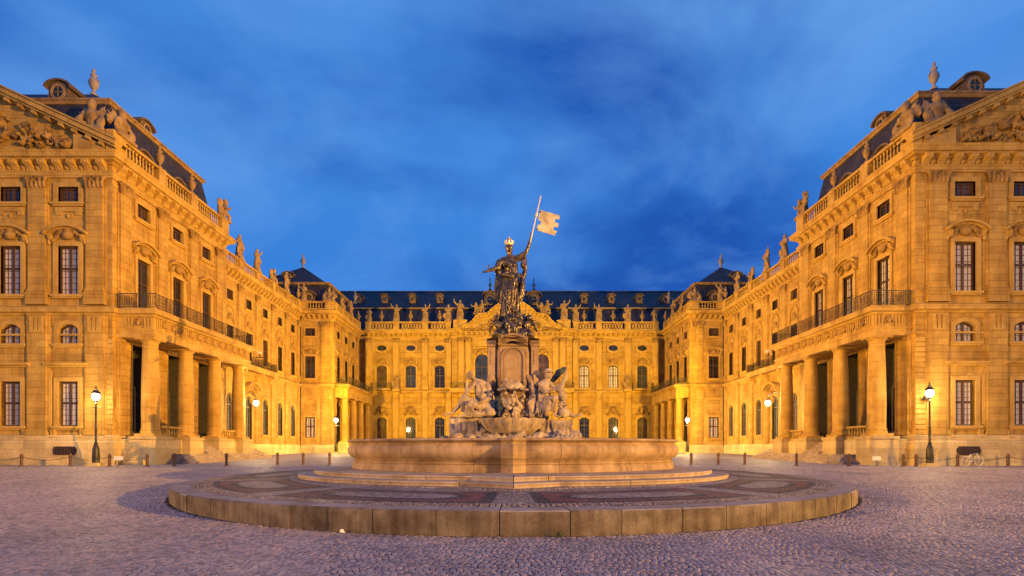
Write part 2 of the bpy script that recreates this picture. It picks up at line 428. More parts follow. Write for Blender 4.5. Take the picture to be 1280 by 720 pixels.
def fig_head(mb, c, s, yaw=0, hair=True, tilt=0):
    """head with face: c centre, s = head height"""
    q = Matrix.Rotation(yaw, 3, 'Z') @ Matrix.Rotation(tilt, 3, 'X'); c = Vector(c)
    def P(x, y, z): return c + q @ Vector((x*s, y*s, z*s))
    ell(mb, c, (.36*s, .42*s, .5*s), (tilt, 0, yaw))
    ell(mb, P(0, -.30, -.22), (.2*s, .18*s, .26*s))      # jaw
    cap(mb, P(0, -.43, .04), P(0, -.50, -.10), .045*s, .07*s)  # nose
    for k in (-1, 1):
        ell(mb, P(.15*k, -.36, .08), (.10*s, .07*s, .05*s)); ell(mb, P(.35*k, 0, 0), (.06*s, .1*s, .14*s))
    ell(mb, P(0, -.42, -.24), (.11*s, .06*s, .045*s))
    if hair:
        ell(mb, P(0, .12, .16), (.43*s, .44*s, .42*s)); ell(mb, P(0, .34, -.2), (.26*s, .2*s, .3*s))
def hand(mb, p, d, s, up=(0, 0, 1), curl=.4):
    """small hand: palm, four fingers of differing length and a side thumb"""
    p = Vector(p); d = Vector(d).normalized(); u = Vector(up); side = d.cross(u)
    side = side.normalized() if side.length > .01 else d.orthogonal().normalized(); dn = side.cross(d).normalized()
    ell(mb, p + d*s*.25, (s*.24, s*.24, s*.2))
    for k, L in ((-1.5, .42), (-.5, .52), (.5, .5), (1.5, .38)):
        a = p + d*s*.42 + side*s*.13*k
        m_ = a + d*s*L*.55 - dn*s*curl*.15; e = m_ + d*s*L*.45 - dn*s*curl*.35
        limb(mb, [a, m_, e], [s*.065, s*.055, s*.045])
    a = p + d*s*.12 + side*s*.2
    limb(mb, [a, a + side*s*.2 + d*s*.15, a + side*s*.25 + d*s*.38], [s*.075, s*.065, s*.05])

def robed(h, raise_arm=0, seed=0, width=1.0, shield=False, wings=False):
    """standing draped figure of height h, facing -Y, feet at origin"""
    rnd = random.Random(seed); mb = MB(); s = h/1.75; w = width*s
    mb.lathe([(.34, 0), (.36, .1), (.30, .45), (.27, .8), (.20, 1.02), (.25, 1.25), (.26, 1.38), (.13, 1.5)] and [(r*w, z*s) for r, z in [(.34, 0), (.36, .1), (.30, .45), (.27, .8), (.20, 1.02), (.25, 1.25), (.26, 1.38), (.12, 1.5)]], n=16, b=.75)
    cap(mb, (0, 0, 1.4*s), (0, -.02*s, 1.55*s), .075*s, .07*s)
    fig_head(mb, (.02*s, -.03*s, 1.64*s), .24*s, rnd.uniform(-.6, .6))
    for k in range(9):
        t = 2*PI*k/9 + rnd.uniform(-.2, .2)
        cap(mb, (.3*w*math.cos(t), .24*w*math.sin(t), .02*s), (.16*w*math.cos(t+.5), .13*w*math.sin(t+.5), 1.0*s), .06*s, .03*s)
    for k in (-1, 1):
        sh = Vector((.24*w*k, 0, 1.38*s))
        if raise_arm and k == (1 if raise_arm > 0 else -1):
            el = sh + Vector((.2*k*s, -.1*s, .12*s)); ha = el + Vector((.08*k*s, -.08*s, .3*s))
        else:
            el = sh + Vector((.13*k*s, -.03*s, -.3*s)); ha = el + Vector((-.16*k*s, -.22*s, rnd.uniform(-.02, .12)*s))
        limb(mb, [sh, el, ha], [.09*s, .07*s, .045*s]); hand(mb, ha, (ha-el), .16*s)
    cap(mb, (-.25*w, -.14*s, 1.3*s), (.24*w, -.2*s, .85*s), .06*s, .08*s)
    cap(mb, (.24*w, -.16*s, .85*s), (.3*w, -.05*s, .25*s), .08*s, .05*s)
    if shield: ell(mb, (-.38*w, -.12*s, .55*s), (.2*s, .06*s, .34*s))
    if wings:
        for k in (-1, 1): ell(mb, (.3*k*w, .16*s, 1.2*s), (.14*s, .06*s, .42*s), (0, -.35*k, 0))
    mb.box(-.38*w, .38*w, -.3*w, .3*w, -.10*s, .04*s)
    return mb

def trophy(h, seed=0):
    """military trophy: cuirass with helmet between fanned banners and shields"""
    rnd = random.Random(seed); mb = MB(); s = h
    mb.lathe([(r*s, z*s) for r, z in [(.24, 0), (.26, .08), (.15, .2), (.17, .32), (.22, .5), (.16, .6), (.07, .66)]], n=14, b=.7)
    ell(mb, (0, -.02*s, .74*s), (.11*s, .13*s, .12*s)); ell(mb, (0, .03*s, .86*s), (.05*s, .14*s, .1*s))
    for k in (-1, 1):
        for j, a in enumerate((.35, .75, 1.1)):
            L = s*(.85 - .12*j)
            p = Vector((k*.08*s, .05*s, .25*s)); e = p + Vector((k*math.sin(a)*L*.8, .06*s, math.cos(a)*L*.75))
            cap(mb, p, e, .025*s, .02*s)
            ell(mb, p.lerp(e, .7) + Vector((0, -.02*s, -.06*s)), (.11*s, .05*s, .15*s), (0, -a*k, 0))
        ell(mb, (k*.3*s, -.1*s, .2*s), (.14*s, .07*s, .2*s), (0, k*.4, 0))
        ell(mb, (k*.2*s, -.02*s, .5*s), (.1*s, .09*s, .1*s))
        limb(mb, [(k*.22*s, 0, .5*s), (k*.33*s, -.06*s, .36*s), (k*.3*s, -.1*s, .22*s)], [.07*s, .06*s, .05*s])
    mb.box(-.42*s, .42*s, -.2*s, .2*s, -.05*s, .05*s)
    return mb

def putti(h, seed=0):
    rnd = random.Random(seed); mb = MB(); s = h
    for k, hh in ((-1, .82), (1, 1.0)):
        x = k*.2*s
        limb(mb, [(x-.06*s, -.05*s, .02*s), (x-.07*s, -.02*s, .2*s*hh), (x-.03*s, 0, .4*s*hh)], [.05*s, .075*s, .09*s])
        limb(mb, [(x+.1*s, -.12*s, .04*s), (x+.12*s, -.14*s, .22*s*hh), (x+.03*s, 0, .4*s*hh)], [.05*s, .07*s, .09*s])
        ell(mb, (x, 0, .5*s*hh), (.13*s, .11*s, .16*s)); ell(mb, (x, 0, .64*s*hh), (.14*s, .1*s, .09*s))
        fig_head(mb, (x, -.03*s, .82*s*hh), .24*s, rnd.uniform(-.7, .7))
        limb(mb, [(x+k*.13*s, 0, .66*s*hh), (x+k*.28*s, -.06*s, .6*s*hh), (x+k*.36*s, -.1*s, .78*s*hh)], [.055*s, .045*s, .035*s])
        limb(mb, [(x-k*.12*s, 0, .66*s*hh), (x-k*.16*s, -.14*s, .52*s*hh), (x-k*.04*s, -.22*s, .48*s*hh)], [.055*s, .045*s, .035*s])
    ell(mb, (0, .06*s, .3*s), (.22*s, .14*s, .26*s)); mb.box(-.42*s, .42*s, -.2*s, .2*s, -.06*s, .05*s)
    return mb

def vase_mb(h, n=16):
    mb = MB()
    prof = [(.17, 0), (.17, .06), (.10, .09), (.06, .16), (.08, .2), (.16, .27), (.23, .38), (.25, .48), (.20, .58), (.12, .64), (.10, .68), (.16, .72), (.17, .75), (.07, .79), (.05, .83), (.09, .88), (.07, .95), (.015, 1.0)]
    mb.lathe([(r*h*.66, z*h) for r, z in prof], n=n)
    for k in (-1, 1): mb.path([(k*.14*h, 0, .40*h), (k*.19*h, 0, .48*h), (k*.17*h, 0, .56*h), (k*.10*h, 0, .62*h)], .018*h, 6)
    return mb

def relief_mb(w, h, seed, n=16, d=.1):
    """carved cartouche with scrolls and leaves, centre at origin, on the wall plane y=0"""
    rnd = random.Random(seed); mb = MB()
    ell(mb, (0, -d*.5, 0), (w*.17, d, h*.32)); ell(mb, (0, -d*1.1, 0), (w*.10, d*.6, h*.2))
    for k in (-1, 1):
        for j in range(n//2):
            t = j/(n/2)
            x = k*w*(.16 + .34*t); z = h*(.30*math.cos(t*4.2) - .1*t) + rnd.uniform(-.06, .06)*h
            ell(mb, (x, -d*.4, z), (w*.07*(1.2-t*.6), d*rnd.uniform(.5, .9), h*.13*(1.2-t*.5)), (0, rnd.uniform(-1, 1)*k, 0))
            if j % 2 == 0:
                cap(mb, (x, -d*.5, z), (x+k*w*.08, -d*.6, z+rnd.uniform(-.15, .2)*h), w*.025, w*.018)
    ell(mb, (0, -d*.8, h*.36), (w*.12, d*.8, h*.12))
    return mb

SCM = {}
def scm(key, fn, voxel, m, fold=0, fscale=3.0):
    if key not in SCM: SCM[key] = sculpt(key, fn(), voxel, m, fold, fscale)
    return SCM[key]

# ------------------------------------------------------------------ terrain
KN = [(-60, 0), (11.8, 0), (18.1, .17), (37, .70), (42, .77), (74, 1.2), (700, 1.2)]
def zg(y):
    for (a, za), (b, zb) in zip(KN[:-1], KN[1:]):
        if y <= b: return za + (zb-za)*max(0, (y-a)/(b-a))
    return 1.2
mb = MB()
ys = [-60, -20, 0, 5.5, 8, 11.8, 13, 14.5, 16, 18.1, 22, 26, 30, 34, 37, 42, 50, 60, 74, 95, 200, 700]
xs = [-700, -100, -50, -30, -20, -10, 0, 10, 20, 30, 50, 100, 700]
for y in ys:
    for x in xs: mb.v.append((x, y, zg(y)))
nx = len(xs)
for j in range(len(ys)-1):
    for i in range(nx-1): mb.f.append((j*nx+i, j*nx+i+1, (j+1)*nx+i+1, (j+1)*nx+i))
obj('ground', mb, m='cobble_far', kind='structure')

CX, CY, RD = 0.05, 25.43, 13.6      # fountain terrace
# near setts: real rounded stones with dark joints (stuff)
def setts():
    import numpy as np
    rs = np.random.RandomState(7)
    P = []; Y0, Y1 = 5.6, 36.2
    # arcs (segmental bond): rows follow shallow arcs 1.5 m wide
    pitch_x, pitch_y = .108, .096
    nrow = int((Y1-Y0+2)/pitch_y)
    for r in range(nrow):
        y0 = Y0 - 1 + r*pitch_y
        xmax = max(6.5, (y0+1)*.985)
        x = -xmax + rs.rand()*.12
        while x < xmax:
            w = pitch_x*(.82 + .36*rs.rand())
            xc = x + w/2
            u = (xc/1.5) % 2.0
            y = y0 + .30*(1-(u-1)**2)
            x += w
            if y < Y0 or y > Y1: continue
            if math.hypot(xc-CX, y-CY) < RD+.10: continue
            P.append((xc, y, w))
    P = np.array(P); n = len(P)
    V = np.zeros((n, 12, 3), np.float32)
    corner = np.array([(-1,-1),(1,-1),(1,1),(-1,1)], np.float32)
    mid = corner
    wx = P[:, 2]*.5 - .008; wy = np.full(n, pitch_y*.5 - .007)*(.92+.12*rs.rand(n))
    ang = (rs.rand(n)-.5)*.22
    hz = .014 + .010*rs.rand(n)
    tilt = (rs.rand(n, 2)-.5)*.07
    zz = np.interp(P[:, 1], [k[0] for k in KN], [k[1] for k in KN])
    for ring, (sc, h) in enumerate(((1.0, 0.0), (.95, .82), (.74, 1.0))):
        for k in range(4):
            cx_ = corner[k, 0]*wx*sc*(1+.10*(rs.rand(n)-.5)); cy_ = corner[k, 1]*wy*sc*(1+.12*(rs.rand(n)-.5))
            V[:, ring*4+k, 0] = P[:, 0] + cx_*np.cos(ang) - cy_*np.sin(ang)
            V[:, ring*4+k, 1] = P[:, 1] + cx_*np.sin(ang) + cy_*np.cos(ang)
            V[:, ring*4+k, 2] = zz + .004 + h*hz + (cx_*tilt[:, 0] + cy_*tilt[:, 1])*(h > 0)
    F = []
    for r in range(2):
        for k in range(4): F.append((r*4+k, r*4+(k+1) % 4, (r+1)*4+(k+1) % 4, (r+1)*4+k))
    F.append((8, 9, 10, 11)); F = np.array(F)
    A = (np.arange(n)[:, None, None]*12 + F[None]).reshape(-1, 4)
    me = bpy.data.meshes.new('cobble_setts')
    me.vertices.add(n*12); me.vertices.foreach_set('co', V.reshape(-1))
    me.loops.add(len(A)*4); me.loops.foreach_set('vertex_index', A.reshape(-1).astype(np.int32))
    me.polygons.add(len(A)); me.polygons.foreach_set('loop_start', np.arange(0, len(A)*4, 4, dtype=np.int32))
    me.update(calc_edges=True)
    at = me.attributes.new('tone', 'FLOAT', 'POINT'); tn = np.repeat(rs.rand(n), 12).astype(np.float32); at.data.foreach_set('value', tn)
    me.polygons.foreach_set('use_smooth', np.ones(len(A), bool))
    me.materials.append(M['cobble_near'])
    o = obj('cobble_setts', me, kind='stuff')
    tag(o, 'small worn grey pink setts paving the square in front of the fountain', 'cobblestones')
setts()
mb = MB()   # sand bed between the near setts
yy = [5.6, 8, 11.8, 13, 14.5, 16, 18.1, 22, 26, 30, 34, 36.2]
for i, y in enumerate(yy):
    xm = max(6.5, (y+1)*.985)
    mb.v += [(-xm, y, zg(y)+.004), (xm, y, zg(y)+.004)]
    if i: mb.f.append((2*i-2, 2*i-1, 2*i+1, 2*i))
obj('ground_joint_bed', mb, m='joint', kind='structure')

# ------------------------------------------------------------------ window kit
def outline(w, h, arch=0.0, n=8):
    """outline of an opening, base at z=0; arch = rise of the curved head"""
    pts = [(-w/2, 0), (w/2, 0)]
    if arch <= 0: return pts + [(w/2, h), (-w/2, h)]
    r = (w*w/4 + arch*arch)/(2*arch); zc = h - r; a0 = math.asin(min(1, (w/2)/r))
    for k in range(n+1):
        a = a0 - 2*a0*k/n
        pts.append((r*math.sin(a), zc + r*math.cos(a)))
    return pts
def ring(mb, inner, outer, yf, yi, yo):
    n = len(inner)
    vs = [(x, yf, z) for x, z in inner] + [(x, yf, z) for x, z in outer] + [(x, yi, z) for x, z in inner] + [(x, yo, z) for x, z in outer]
    fs = []
    for i in range(n):
        j = (i+1) % n
        fs += [(i, i+n, j+n, j), (i, j, j+2*n, i+2*n), (i+n, i+3*n, j+3*n, j+n)]
    mb.add(vs, fs)
def casing_mesh(w, h, arch=0.0, t=.22, proud=.08, reveal=.28, ear=0):
    inn = outline(w, h, arch); out = []
    for x, z in inn:
        if z <= .001: out.append((x/(w/2)*(w/2+t), -.0))
        elif arch > 0:
            cx_, cz_ = 0, h-arch-.001
            k = max(abs(x)/(w/2+.0001), (z-cz_)/max(arch, .01))
            X = x*(w/2+t)/(w/2)
            out.append((X, max(z, h-arch) + t + (0 if arch < .4*w else (h-z)*.35)))
        else: out.append((x/(w/2)*(w/2+t), z+t))
    mb = MB(); ring(mb, inn, out, -proud, reveal, .0)
    mb.box(-w/2-t-.12, w/2+t+.12, -proud-.12, .02, -.16, -.001)          # sill
    mb.box(-w/2-t-.02, w/2+t+.02, -proud-.04, .02, -.28, -.161)
    return mb
def pane_mesh(w, h, arch=0.0, m='glass'):
    mb = MB(); mb.prism(outline(w, h, arch), .24, .27); return mb.mesh('window', m)
def bars_mesh(w, h, arch=0.0, cols=4, rows=4, trans=(.62,), m='frame', thick=.12):
    mb = MB(); o = outline(w, h, arch)
    inn = [(x*(1-thick*2/w), thick*.8 + z*(1-thick*2/h)) for x, z in o]
    ring(mb, inn, o, .16, .235, .235)
    hh = h - (arch if arch > .3*w else arch*.3)
    mb.box(-.075, .075, .14, .235, thick, h-thick*.8)
    for t in trans: mb.box(-w/2+thick*.8, w/2-thick*.8, .13, .235, h*t-.07, h*t+.07)
    for c in range(1, cols):
        if c*2 == cols: continue
        x = -w/2 + w*c/cols; mb.box(x-.014, x+.014, .19, .234, thick, hh-.04)
    for r in range(1, rows):
        z = h*r/rows
        if any(abs(z-h*t) < .12 for t in trans): continue
        if z < hh: mb.box(-w/2+thick*.8, w/2-thick*.8, .192, .233, z-.014, z+.014)
    return mb.mesh('window_frame', m)
def hood_mesh(w, rise, hw=None, kind='seg', d=.35):
    """cornice hood above a window, z=0 at its spring line"""
    mb = MB(); hw = hw or w/2+.45; n = 10
    if kind == 'flat':
        mb.side_prism([(.02, 0), (-d*.3, 0), (-d*.45, .10), (-d*.8, .12), (-d, .20), (-d, .28), (.02, .30)], -hw, hw)
        return mb
    if kind == 'seg':
        r = (hw*hw + rise*rise)/(2*rise); a0 = math.asin(hw/r); zc = rise - r; pts = [(r*math.sin(-a0+2*a0*k/n), zc+r*math.cos(-a0+2*a0*k/n)) for k in range(n+1)]
    elif kind == 'tri':
        pts = [(-hw, 0), (0, rise), (hw, 0)]
    else:   # swan: ogee hood lifting in the middle
        pts = [(-hw + 2*hw*k/14, rise*(.5-.5*math.cos(PI*min(1, 1.25*(1-abs(-1+2*k/14)))))) for k in range(15)]
    for a, b in zip(pts[:-1], pts[1:]):
        q = [(a[0], a[1]), (b[0], b[1]), (b[0], b[1]+.16), (a[0], a[1]+.16)]
        mb.prism(q, -d, .02)
        q = [(a[0]*.97, a[1]-.12), (b[0]*.97, b[1]-.12), (b[0]*.97, b[1]), (a[0]*.97, a[1])]
        mb.prism(q, -d*.55, .02)
    for k in (-1, 1): mb.side_prism([(.02, -.05), (-d*.8, -.02), (-d*.75, -.2), (-d*.3, -.5), (.02, -.55)], k*(hw-.36)-.12, k*(hw-.36)+.12)
    return mb

KIT = {}
def kit(key, fn):
    if key not in KIT: KIT[key] = fn()
    return KIT[key]
def place_window(bld, F, s, z, w, h, arch=0.0, glass='glass', cols=4, rows=4, trans=(.62,), frame='frame', casing=(.22, .08, .28), y=0.0, hood=None, case_mat='trim'):
    """a window is a part; its frame, stone casing, hood and relief are sub-parts"""
    A = F @ T(s, y, z)
    hsh = int(abs(s*7.3+z*3.1))+int(z)
    if glass == 'glass': glass = ('glass', 'glass', 'glassb', 'glassw', 'glass', 'glassb', 'glassw')[hsh % 7]
    elif glass == 'slotglass' and hsh % 4 == 1: glass = 'glassw'
    key = (round(w, 2), round(h, 2), round(arch, 2))
    win = obj('window', kit(('pane', key, glass), lambda: pane_mesh(w, h, arch, glass)), bld, A)
    obj('window_frame', kit(('bars', key, cols, rows, trans, frame), lambda: bars_mesh(w, h, arch, cols, rows, trans, frame)), win, A)
    if casing:
        obj('casing', kit(('case', key, casing), lambda: casing_mesh(w, h, arch, *casing).mesh('casing', case_mat)), win, A)
    if hood:
        kind, dz, rise, hw, seed, dd = hood
        obj('window_hood', kit(('hood', kind, rise, hw, dd), lambda: hood_mesh(w, rise, hw, kind, dd).mesh('window_hood', 'trim')), win, A @ T(0, 0, h+dz))
        if seed is not None:
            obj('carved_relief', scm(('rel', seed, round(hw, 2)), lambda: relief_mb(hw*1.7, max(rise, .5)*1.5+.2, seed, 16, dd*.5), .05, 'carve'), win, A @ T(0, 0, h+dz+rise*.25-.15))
    return win
def wall(bld, F, s0, s1, z0, z1, holes, m='wall', y=0.0, name='wall', depth=.3):
    """wall sheet with real openings and reveals; holes are (s, z, w, h)"""
    S = sorted(set([s0, s1] + [v for a, b, w, h in holes for v in (a-w/2, a+w/2)]))
    Z = sorted(set([z0, z1] + [v for a, b, w, h in holes for v in (b, b+h)]))
    S = [v for v in S if s0-1e-6 <= v <= s1+1e-6]; Z = [v for v in Z if z0-1e-6 <= v <= z1+1e-6]
    mb = MB()
    for a, b in zip(S[:-1], S[1:]):
        for c, d in zip(Z[:-1], Z[1:]):
            ms, mz = (a+b)/2, (c+d)/2
            if any(abs(ms-h[0]) < h[2]/2 and h[1] < mz < h[1]+h[3] for h in holes): continue
            mb.add([(a, y, c), (b, y, c), (b, y, d), (a, y, d)], [(0, 1, 2, 3)])
    for hs, hz, w, h in holes:
        x0, x1, q0, q1 = hs-w/2, hs+w/2, hz, hz+h
        mb.add([(x0,y,q0),(x1,y,q0),(x1,y,q1),(x0,y,q1),(x0,y+depth,q0),(x1,y+depth,q0),(x1,y+depth,q1),(x0,y+depth,q1)],
               [(0,4,5,1),(1,5,6,2),(2,6,7,3),(3,7,4,0)])
    return obj(name, mb, bld, F, m)
def pilaster(bld, F, s, z0, z1, w, cap_kind='doric', proud=.16, ped=0.0, m='wall', y=0.0):
    def mk():
        H = z1-z0; mb = MB()
        if ped: mb.box(-w*.62, w*.62, -proud-.08, .01, 0, ped); mb.box(-w*.66, w*.66, -proud-.13, .01, ped-.12, ped-.001)
        b0 = ped; mb.box(-w*.58, w*.58, -proud-.06, .01, b0, b0+.22); mb.box(-w*.54, w*.54, -proud-.03, .01, b0+.22, b0+.34)
        mb.box(-w/2, w/2, -proud, .01, b0+.34, H); mb.box(-w/2-.14, -w/2, -proud*.45, .01, b0+.34, H); mb.box(w/2, w/2+.14, -proud*.45, .01, b0+.34, H)
        return mb.mesh('pilaster', m)
    A = F @ T(s, y, z0)
    p = obj('pilaster', kit(('pil', round(z1-z0, 2), w, ped, proud, m), mk), bld, A)
    def mkc():
        mb = MB()
        if cap_kind == 'doric':
            mb.box(-w*.54, w*.54, -proud-.04, .01, 0, .10); mb.box(-w*.52, w*.52, -proud-.01, .01, .10, .28); mb.box(-w*.6, w*.6, -proud-.10, .01, .28, .42)
            return mb.mesh('capital', m)
        rnd = random.Random(3)
        for zz, rr in ((.12, .10), (.34, .13)):
            for k in range(5): ell(mb, (-w*.48+w*.24*k + rnd.uniform(-.02, .02), -proud-.04, zz), (w*.10, rr, .16))
        for k in (-1, 1):
            ell(mb, (k*w*.56, -proud-.08, .58), (.15, .12, .14)); ell(mb, (k*w*.2, -proud-.06, .56), (.1, .1, .1))
        mb.box(-w*.5, w*.5, -proud-.02, .02, -.06, .68); mb.box(-w*.66, w*.66, -proud-.14, .02, .66, .78)
        ell(mb, (0, -proud-.14, .70), (.1, .08, .1))
        return sculpt('capital', mb, .045, 'carve', smooth=1)
    obj('capital', kit(('cap', cap_kind, w, proud, m), mkc), p, A @ T(0, 0, z1-z0))
    return p
def bracket_mesh(w, h, d):
    mb = MB()
    mb.side_prism([(.0, 0), (-d*.25, .04), (-d*.35, h*.3), (-d*.55, h*.45), (-d*.95, h*.62), (-d, h*.8), (-d, h), (0, h)], -w/2, w/2)
    mb.side_prism([(.0, h*.05), (-d*.32, h*.08), (-d*.42, h*.32), (-d*.62, h*.5), (-d*1.03, h*.66), (-d*1.03, h*.8), (0, h*.8)], -w*.12, w*.12)
    return mb
def brackets(bld, F, ss, z, w=.42, h=.75, d=.5):
    me = kit(('brk', w, h, d), lambda: bracket_mesh(w, h, d).mesh('bracket', 'trim'))
    for s in ss: obj('bracket', me, bld, F @ T(s, 0, z))
def frange(a, b, n): return [a + (b-a)*(k+.5)/n for k in range(n)]

CORN = [(0, 0), (.10, 0), (.12, .12), (.22, .16), (.42, .22), (.46, .30), (.62, .34), (.65, .62), (.72, .70), (.74, .80), (.0, .92)]
ARCH = [(0, 0), (.10, 0), (.10, .16), (.14, .17), (.14, .34), (.20, .38), (.20, .46), (0, .48)]
def scaled(p, so, sz, z0): return [(o*so, z*sz+z0) for o, z in p]
def baluster_prof(h): return [(.06, 0), (.09, .03*h), (.09, .09*h), (.05, .13*h), (.085, .3*h), (.095, .4*h), (.05, .72*h), (.045, .8*h), (.08, .86*h), (.09, .93*h), (.09, h)]
def balustrade(bld, F, s0, s1, z0, h, piers, depth=.3, y=0.15, step=.42, m='trim', name='balustrade'):
    """stone balustrade: rails and piers as one part, its balusters real geometry joined"""
    mb = MB()
    mb.box(s0, s1, y-depth*.7, y+depth*.7, z0, z0+.2*h)
    mb.box(s0-.03, s1+.03, y-depth*.75, y+depth*.75, z0+h*.86, z0+h)
    for p, w in piers:
        mb.box(max(s0-.031, p-w/2), min(s1+.031, p+w/2), y-depth*.82, y+depth*.82, z0+.003, z0+h+.05)
    r = obj(name, mb, bld, F, m)
    mb = MB(); k = int((s1-s0)/step)
    for i in range(k):
        s = s0 + (i+.5)*(s1-s0)/k
        if any(abs(s-p) < w/2+.1 for p, w in piers): continue
        mb.lathe(baluster_prof(.66*h), (s, y), 6, cap=False, z0=z0+.2*h)
    obj('balusters', mb, r, F, m, True, 'stuff')
    return r
def railing(bld, F, pts, z0, h=.95, name='iron_railing', dens=.16):
    """wrought iron railing along local polyline pts (s,y)"""
    mb = MB()
    for a, b in zip(pts[:-1], pts[1:]):
        A = Vector((a[0], a[1], 0)); B = Vector((b[0], b[1], 0)); L = (B-A).length; n = max(2, int(L/dens))
        for z, r in ((.06, .022), (.2, .015), (h*.82, .015), (h, .035)): mb.tube(A+Vector((0, 0, z0+z)), B+Vector((0, 0, z0+z)), r, r, 4)
        for i in range(n+1):
            p = A.lerp(B, i/n); big = (i % 8 == 0)
            mb.tube(p+Vector((0, 0, z0)), p+Vector((0, 0, z0+h)), .032 if big else .013, None, 4)
            if not big and i < n:
                d = (B-A).normalized()*dens*.45; c = p+(B-A)/n*.5
                for zz in (.34, .62):
                    q = [c+Vector((d.x*math.cos(t), d.y*math.cos(t), z0+h*zz+.11*math.sin(t))) for t in (0, 1.05, 2.1, 3.14, 4.19, 5.24, 6.28)]
                    mb.path(q, .011, 3)
        mb.tube(B+Vector((0, 0, z0)), B+Vector((0, 0, z0+h+.1)), .04, .03, 5)
    return obj(name, mb, bld, F, 'iron')

def oval_mesh(w, h, t, m):
    mb = MB(); n = 18
    inn = [(w/2*math.cos(2*PI*k/n), h/2*math.sin(2*PI*k/n)) for k in range(n)]
    out = [((w/2+t)*math.cos(2*PI*k/n), (h/2+t)*math.sin(2*PI*k/n)) for k in range(n)]
    ring(mb, inn, out, -.10, .25, 0); return mb.mesh('casing', m)
def shortlabel(side): return 'left' if side < 0 else 'right'

# ------------------------------------------------------------------ roof ornaments
def ornament(kind, variant, h, pos, rotz, label, group=None, m=None):
    if kind == 'figure':
        me = scm(('fig', variant), lambda: robed(2.5, (0, 1, -1, 0, 1)[variant], variant+1, 1.0, variant in (0, 3), variant == 4), .075, m or 'weathered', .035, 2.2); name, cat, b = 'roof_statue', 'statue', 2.5
    elif kind == 'trophy':
        me = scm(('tro', variant), lambda: trophy(2.2, variant), .07, 'weathered', .03, 2.5); name, cat, b = 'trophy_sculpture', 'sculpture', 2.2
    elif kind == 'putti':
        me = scm(('put', variant), lambda: putti(1.7, variant), .06, 'weathered', .025, 2.5); name, cat, b = 'cherub_group', 'sculpture', 1.7
    else:
        me = kit(('vase', m), lambda: vase_mb(2.0).mesh('stone_vase', m or 'weathered', True)); name, cat, b = 'stone_vase', 'vase', 2.0
    o = obj(name, me, None, T(*pos) @ RZ(rotz) @ Matrix.Scale(h/b, 4))
    return tag(o, label, cat, group)

def dormer(bld, world, w=1.3, h=1.5, kind='ox'):
    def mk():
        mb = MB()
        mb.box(-w*.5, -w*.34, -.12, 1.6, 0, h*.62); mb.box(w*.34, w*.5, -.12, 1.6, 0, h*.62)
        mb.box(-w*.5, w*.5, -.10, 1.6, -.1, .12)
        n = 8; pts = [(w*.62*math.cos(PI*k/n), h*.62+h*.34*math.sin(PI*k/n)) for k in range(n+1)]
        for a, b in zip(pts[:-1], pts[1:]): mb.prism([(b[0], b[1]), (a[0]*1.0, a[1]), (a[0]*1.12, a[1]+.12), (b[0]*1.12, b[1]+.12)][::-1], -.3, 1.6)
        mb.prism([(-w*.5, h*.6)] + [(w*.5, h*.6)] + [(p[0]*.8, p[1]) for p in pts], -.05, 1.5)
        return mb.mesh('dormer', 'roofstone')
    def mg():
        mb = MB(); mb.prism([(w*.3*math.cos(2*PI*k/12), h*.45+w*.33*math.sin(2*PI*k/12)) for k in range(12)], -.14, -.06)
        return mb.mesh('dormer_window', 'glass')
    def mf():
        mb = MB(); inn = [(w*.27*math.cos(2*PI*k/12), h*.45+w*.30*math.sin(2*PI*k/12)) for k in range(12)]; out = [(x*1.35, h*.45+(z-h*.45)*1.35) for x, z in inn]
        ring(mb, inn, out, -.22, -.1, -.06); mb.box(-.03, .03, -.18, -.145, h*.45-w*.3, h*.45+w*.3); mb.box(-w*.27, w*.27, -.18, -.145, h*.45-.03, h*.45+.03)
        mb.box(-w*.34, w*.34, -.05, .02, .12, h*.62)
        return mb.mesh('window_frame', 'weathered')
    d = obj('dormer', kit(('dor', w, h), mk), bld, world)
    obj('dormer_window', kit(('dorg', w, h), mg), d, world); obj('window_frame', kit(('dorf', w, h), mf), d, world)
    return d

# ------------------------------------------------------------------ the palace
def sideF(side, X): return T(side*X, 0, 0) @ RZ(-side*PI/2)
def S(side, y): return -side*y
def srt(a, b): return (a, b) if a < b else (b, a)
def mpath(side, pts, dy=0, dxx=0):
    p = [(side*x + dxx, y + dy) for x, y in pts]
    return p if side < 0 else p[::-1]
GZ = .45
def slab(bld, name, side, x0, x1, y0, y1, z0, z1, m, ox=0, oy=0):
    a, b = srt(side*x0+ox, side*x1+ox)
    mb = MB().box(a, b, y0+oy, y1+oy, z0, z1)
    return obj(name, mb, bld, None, m)

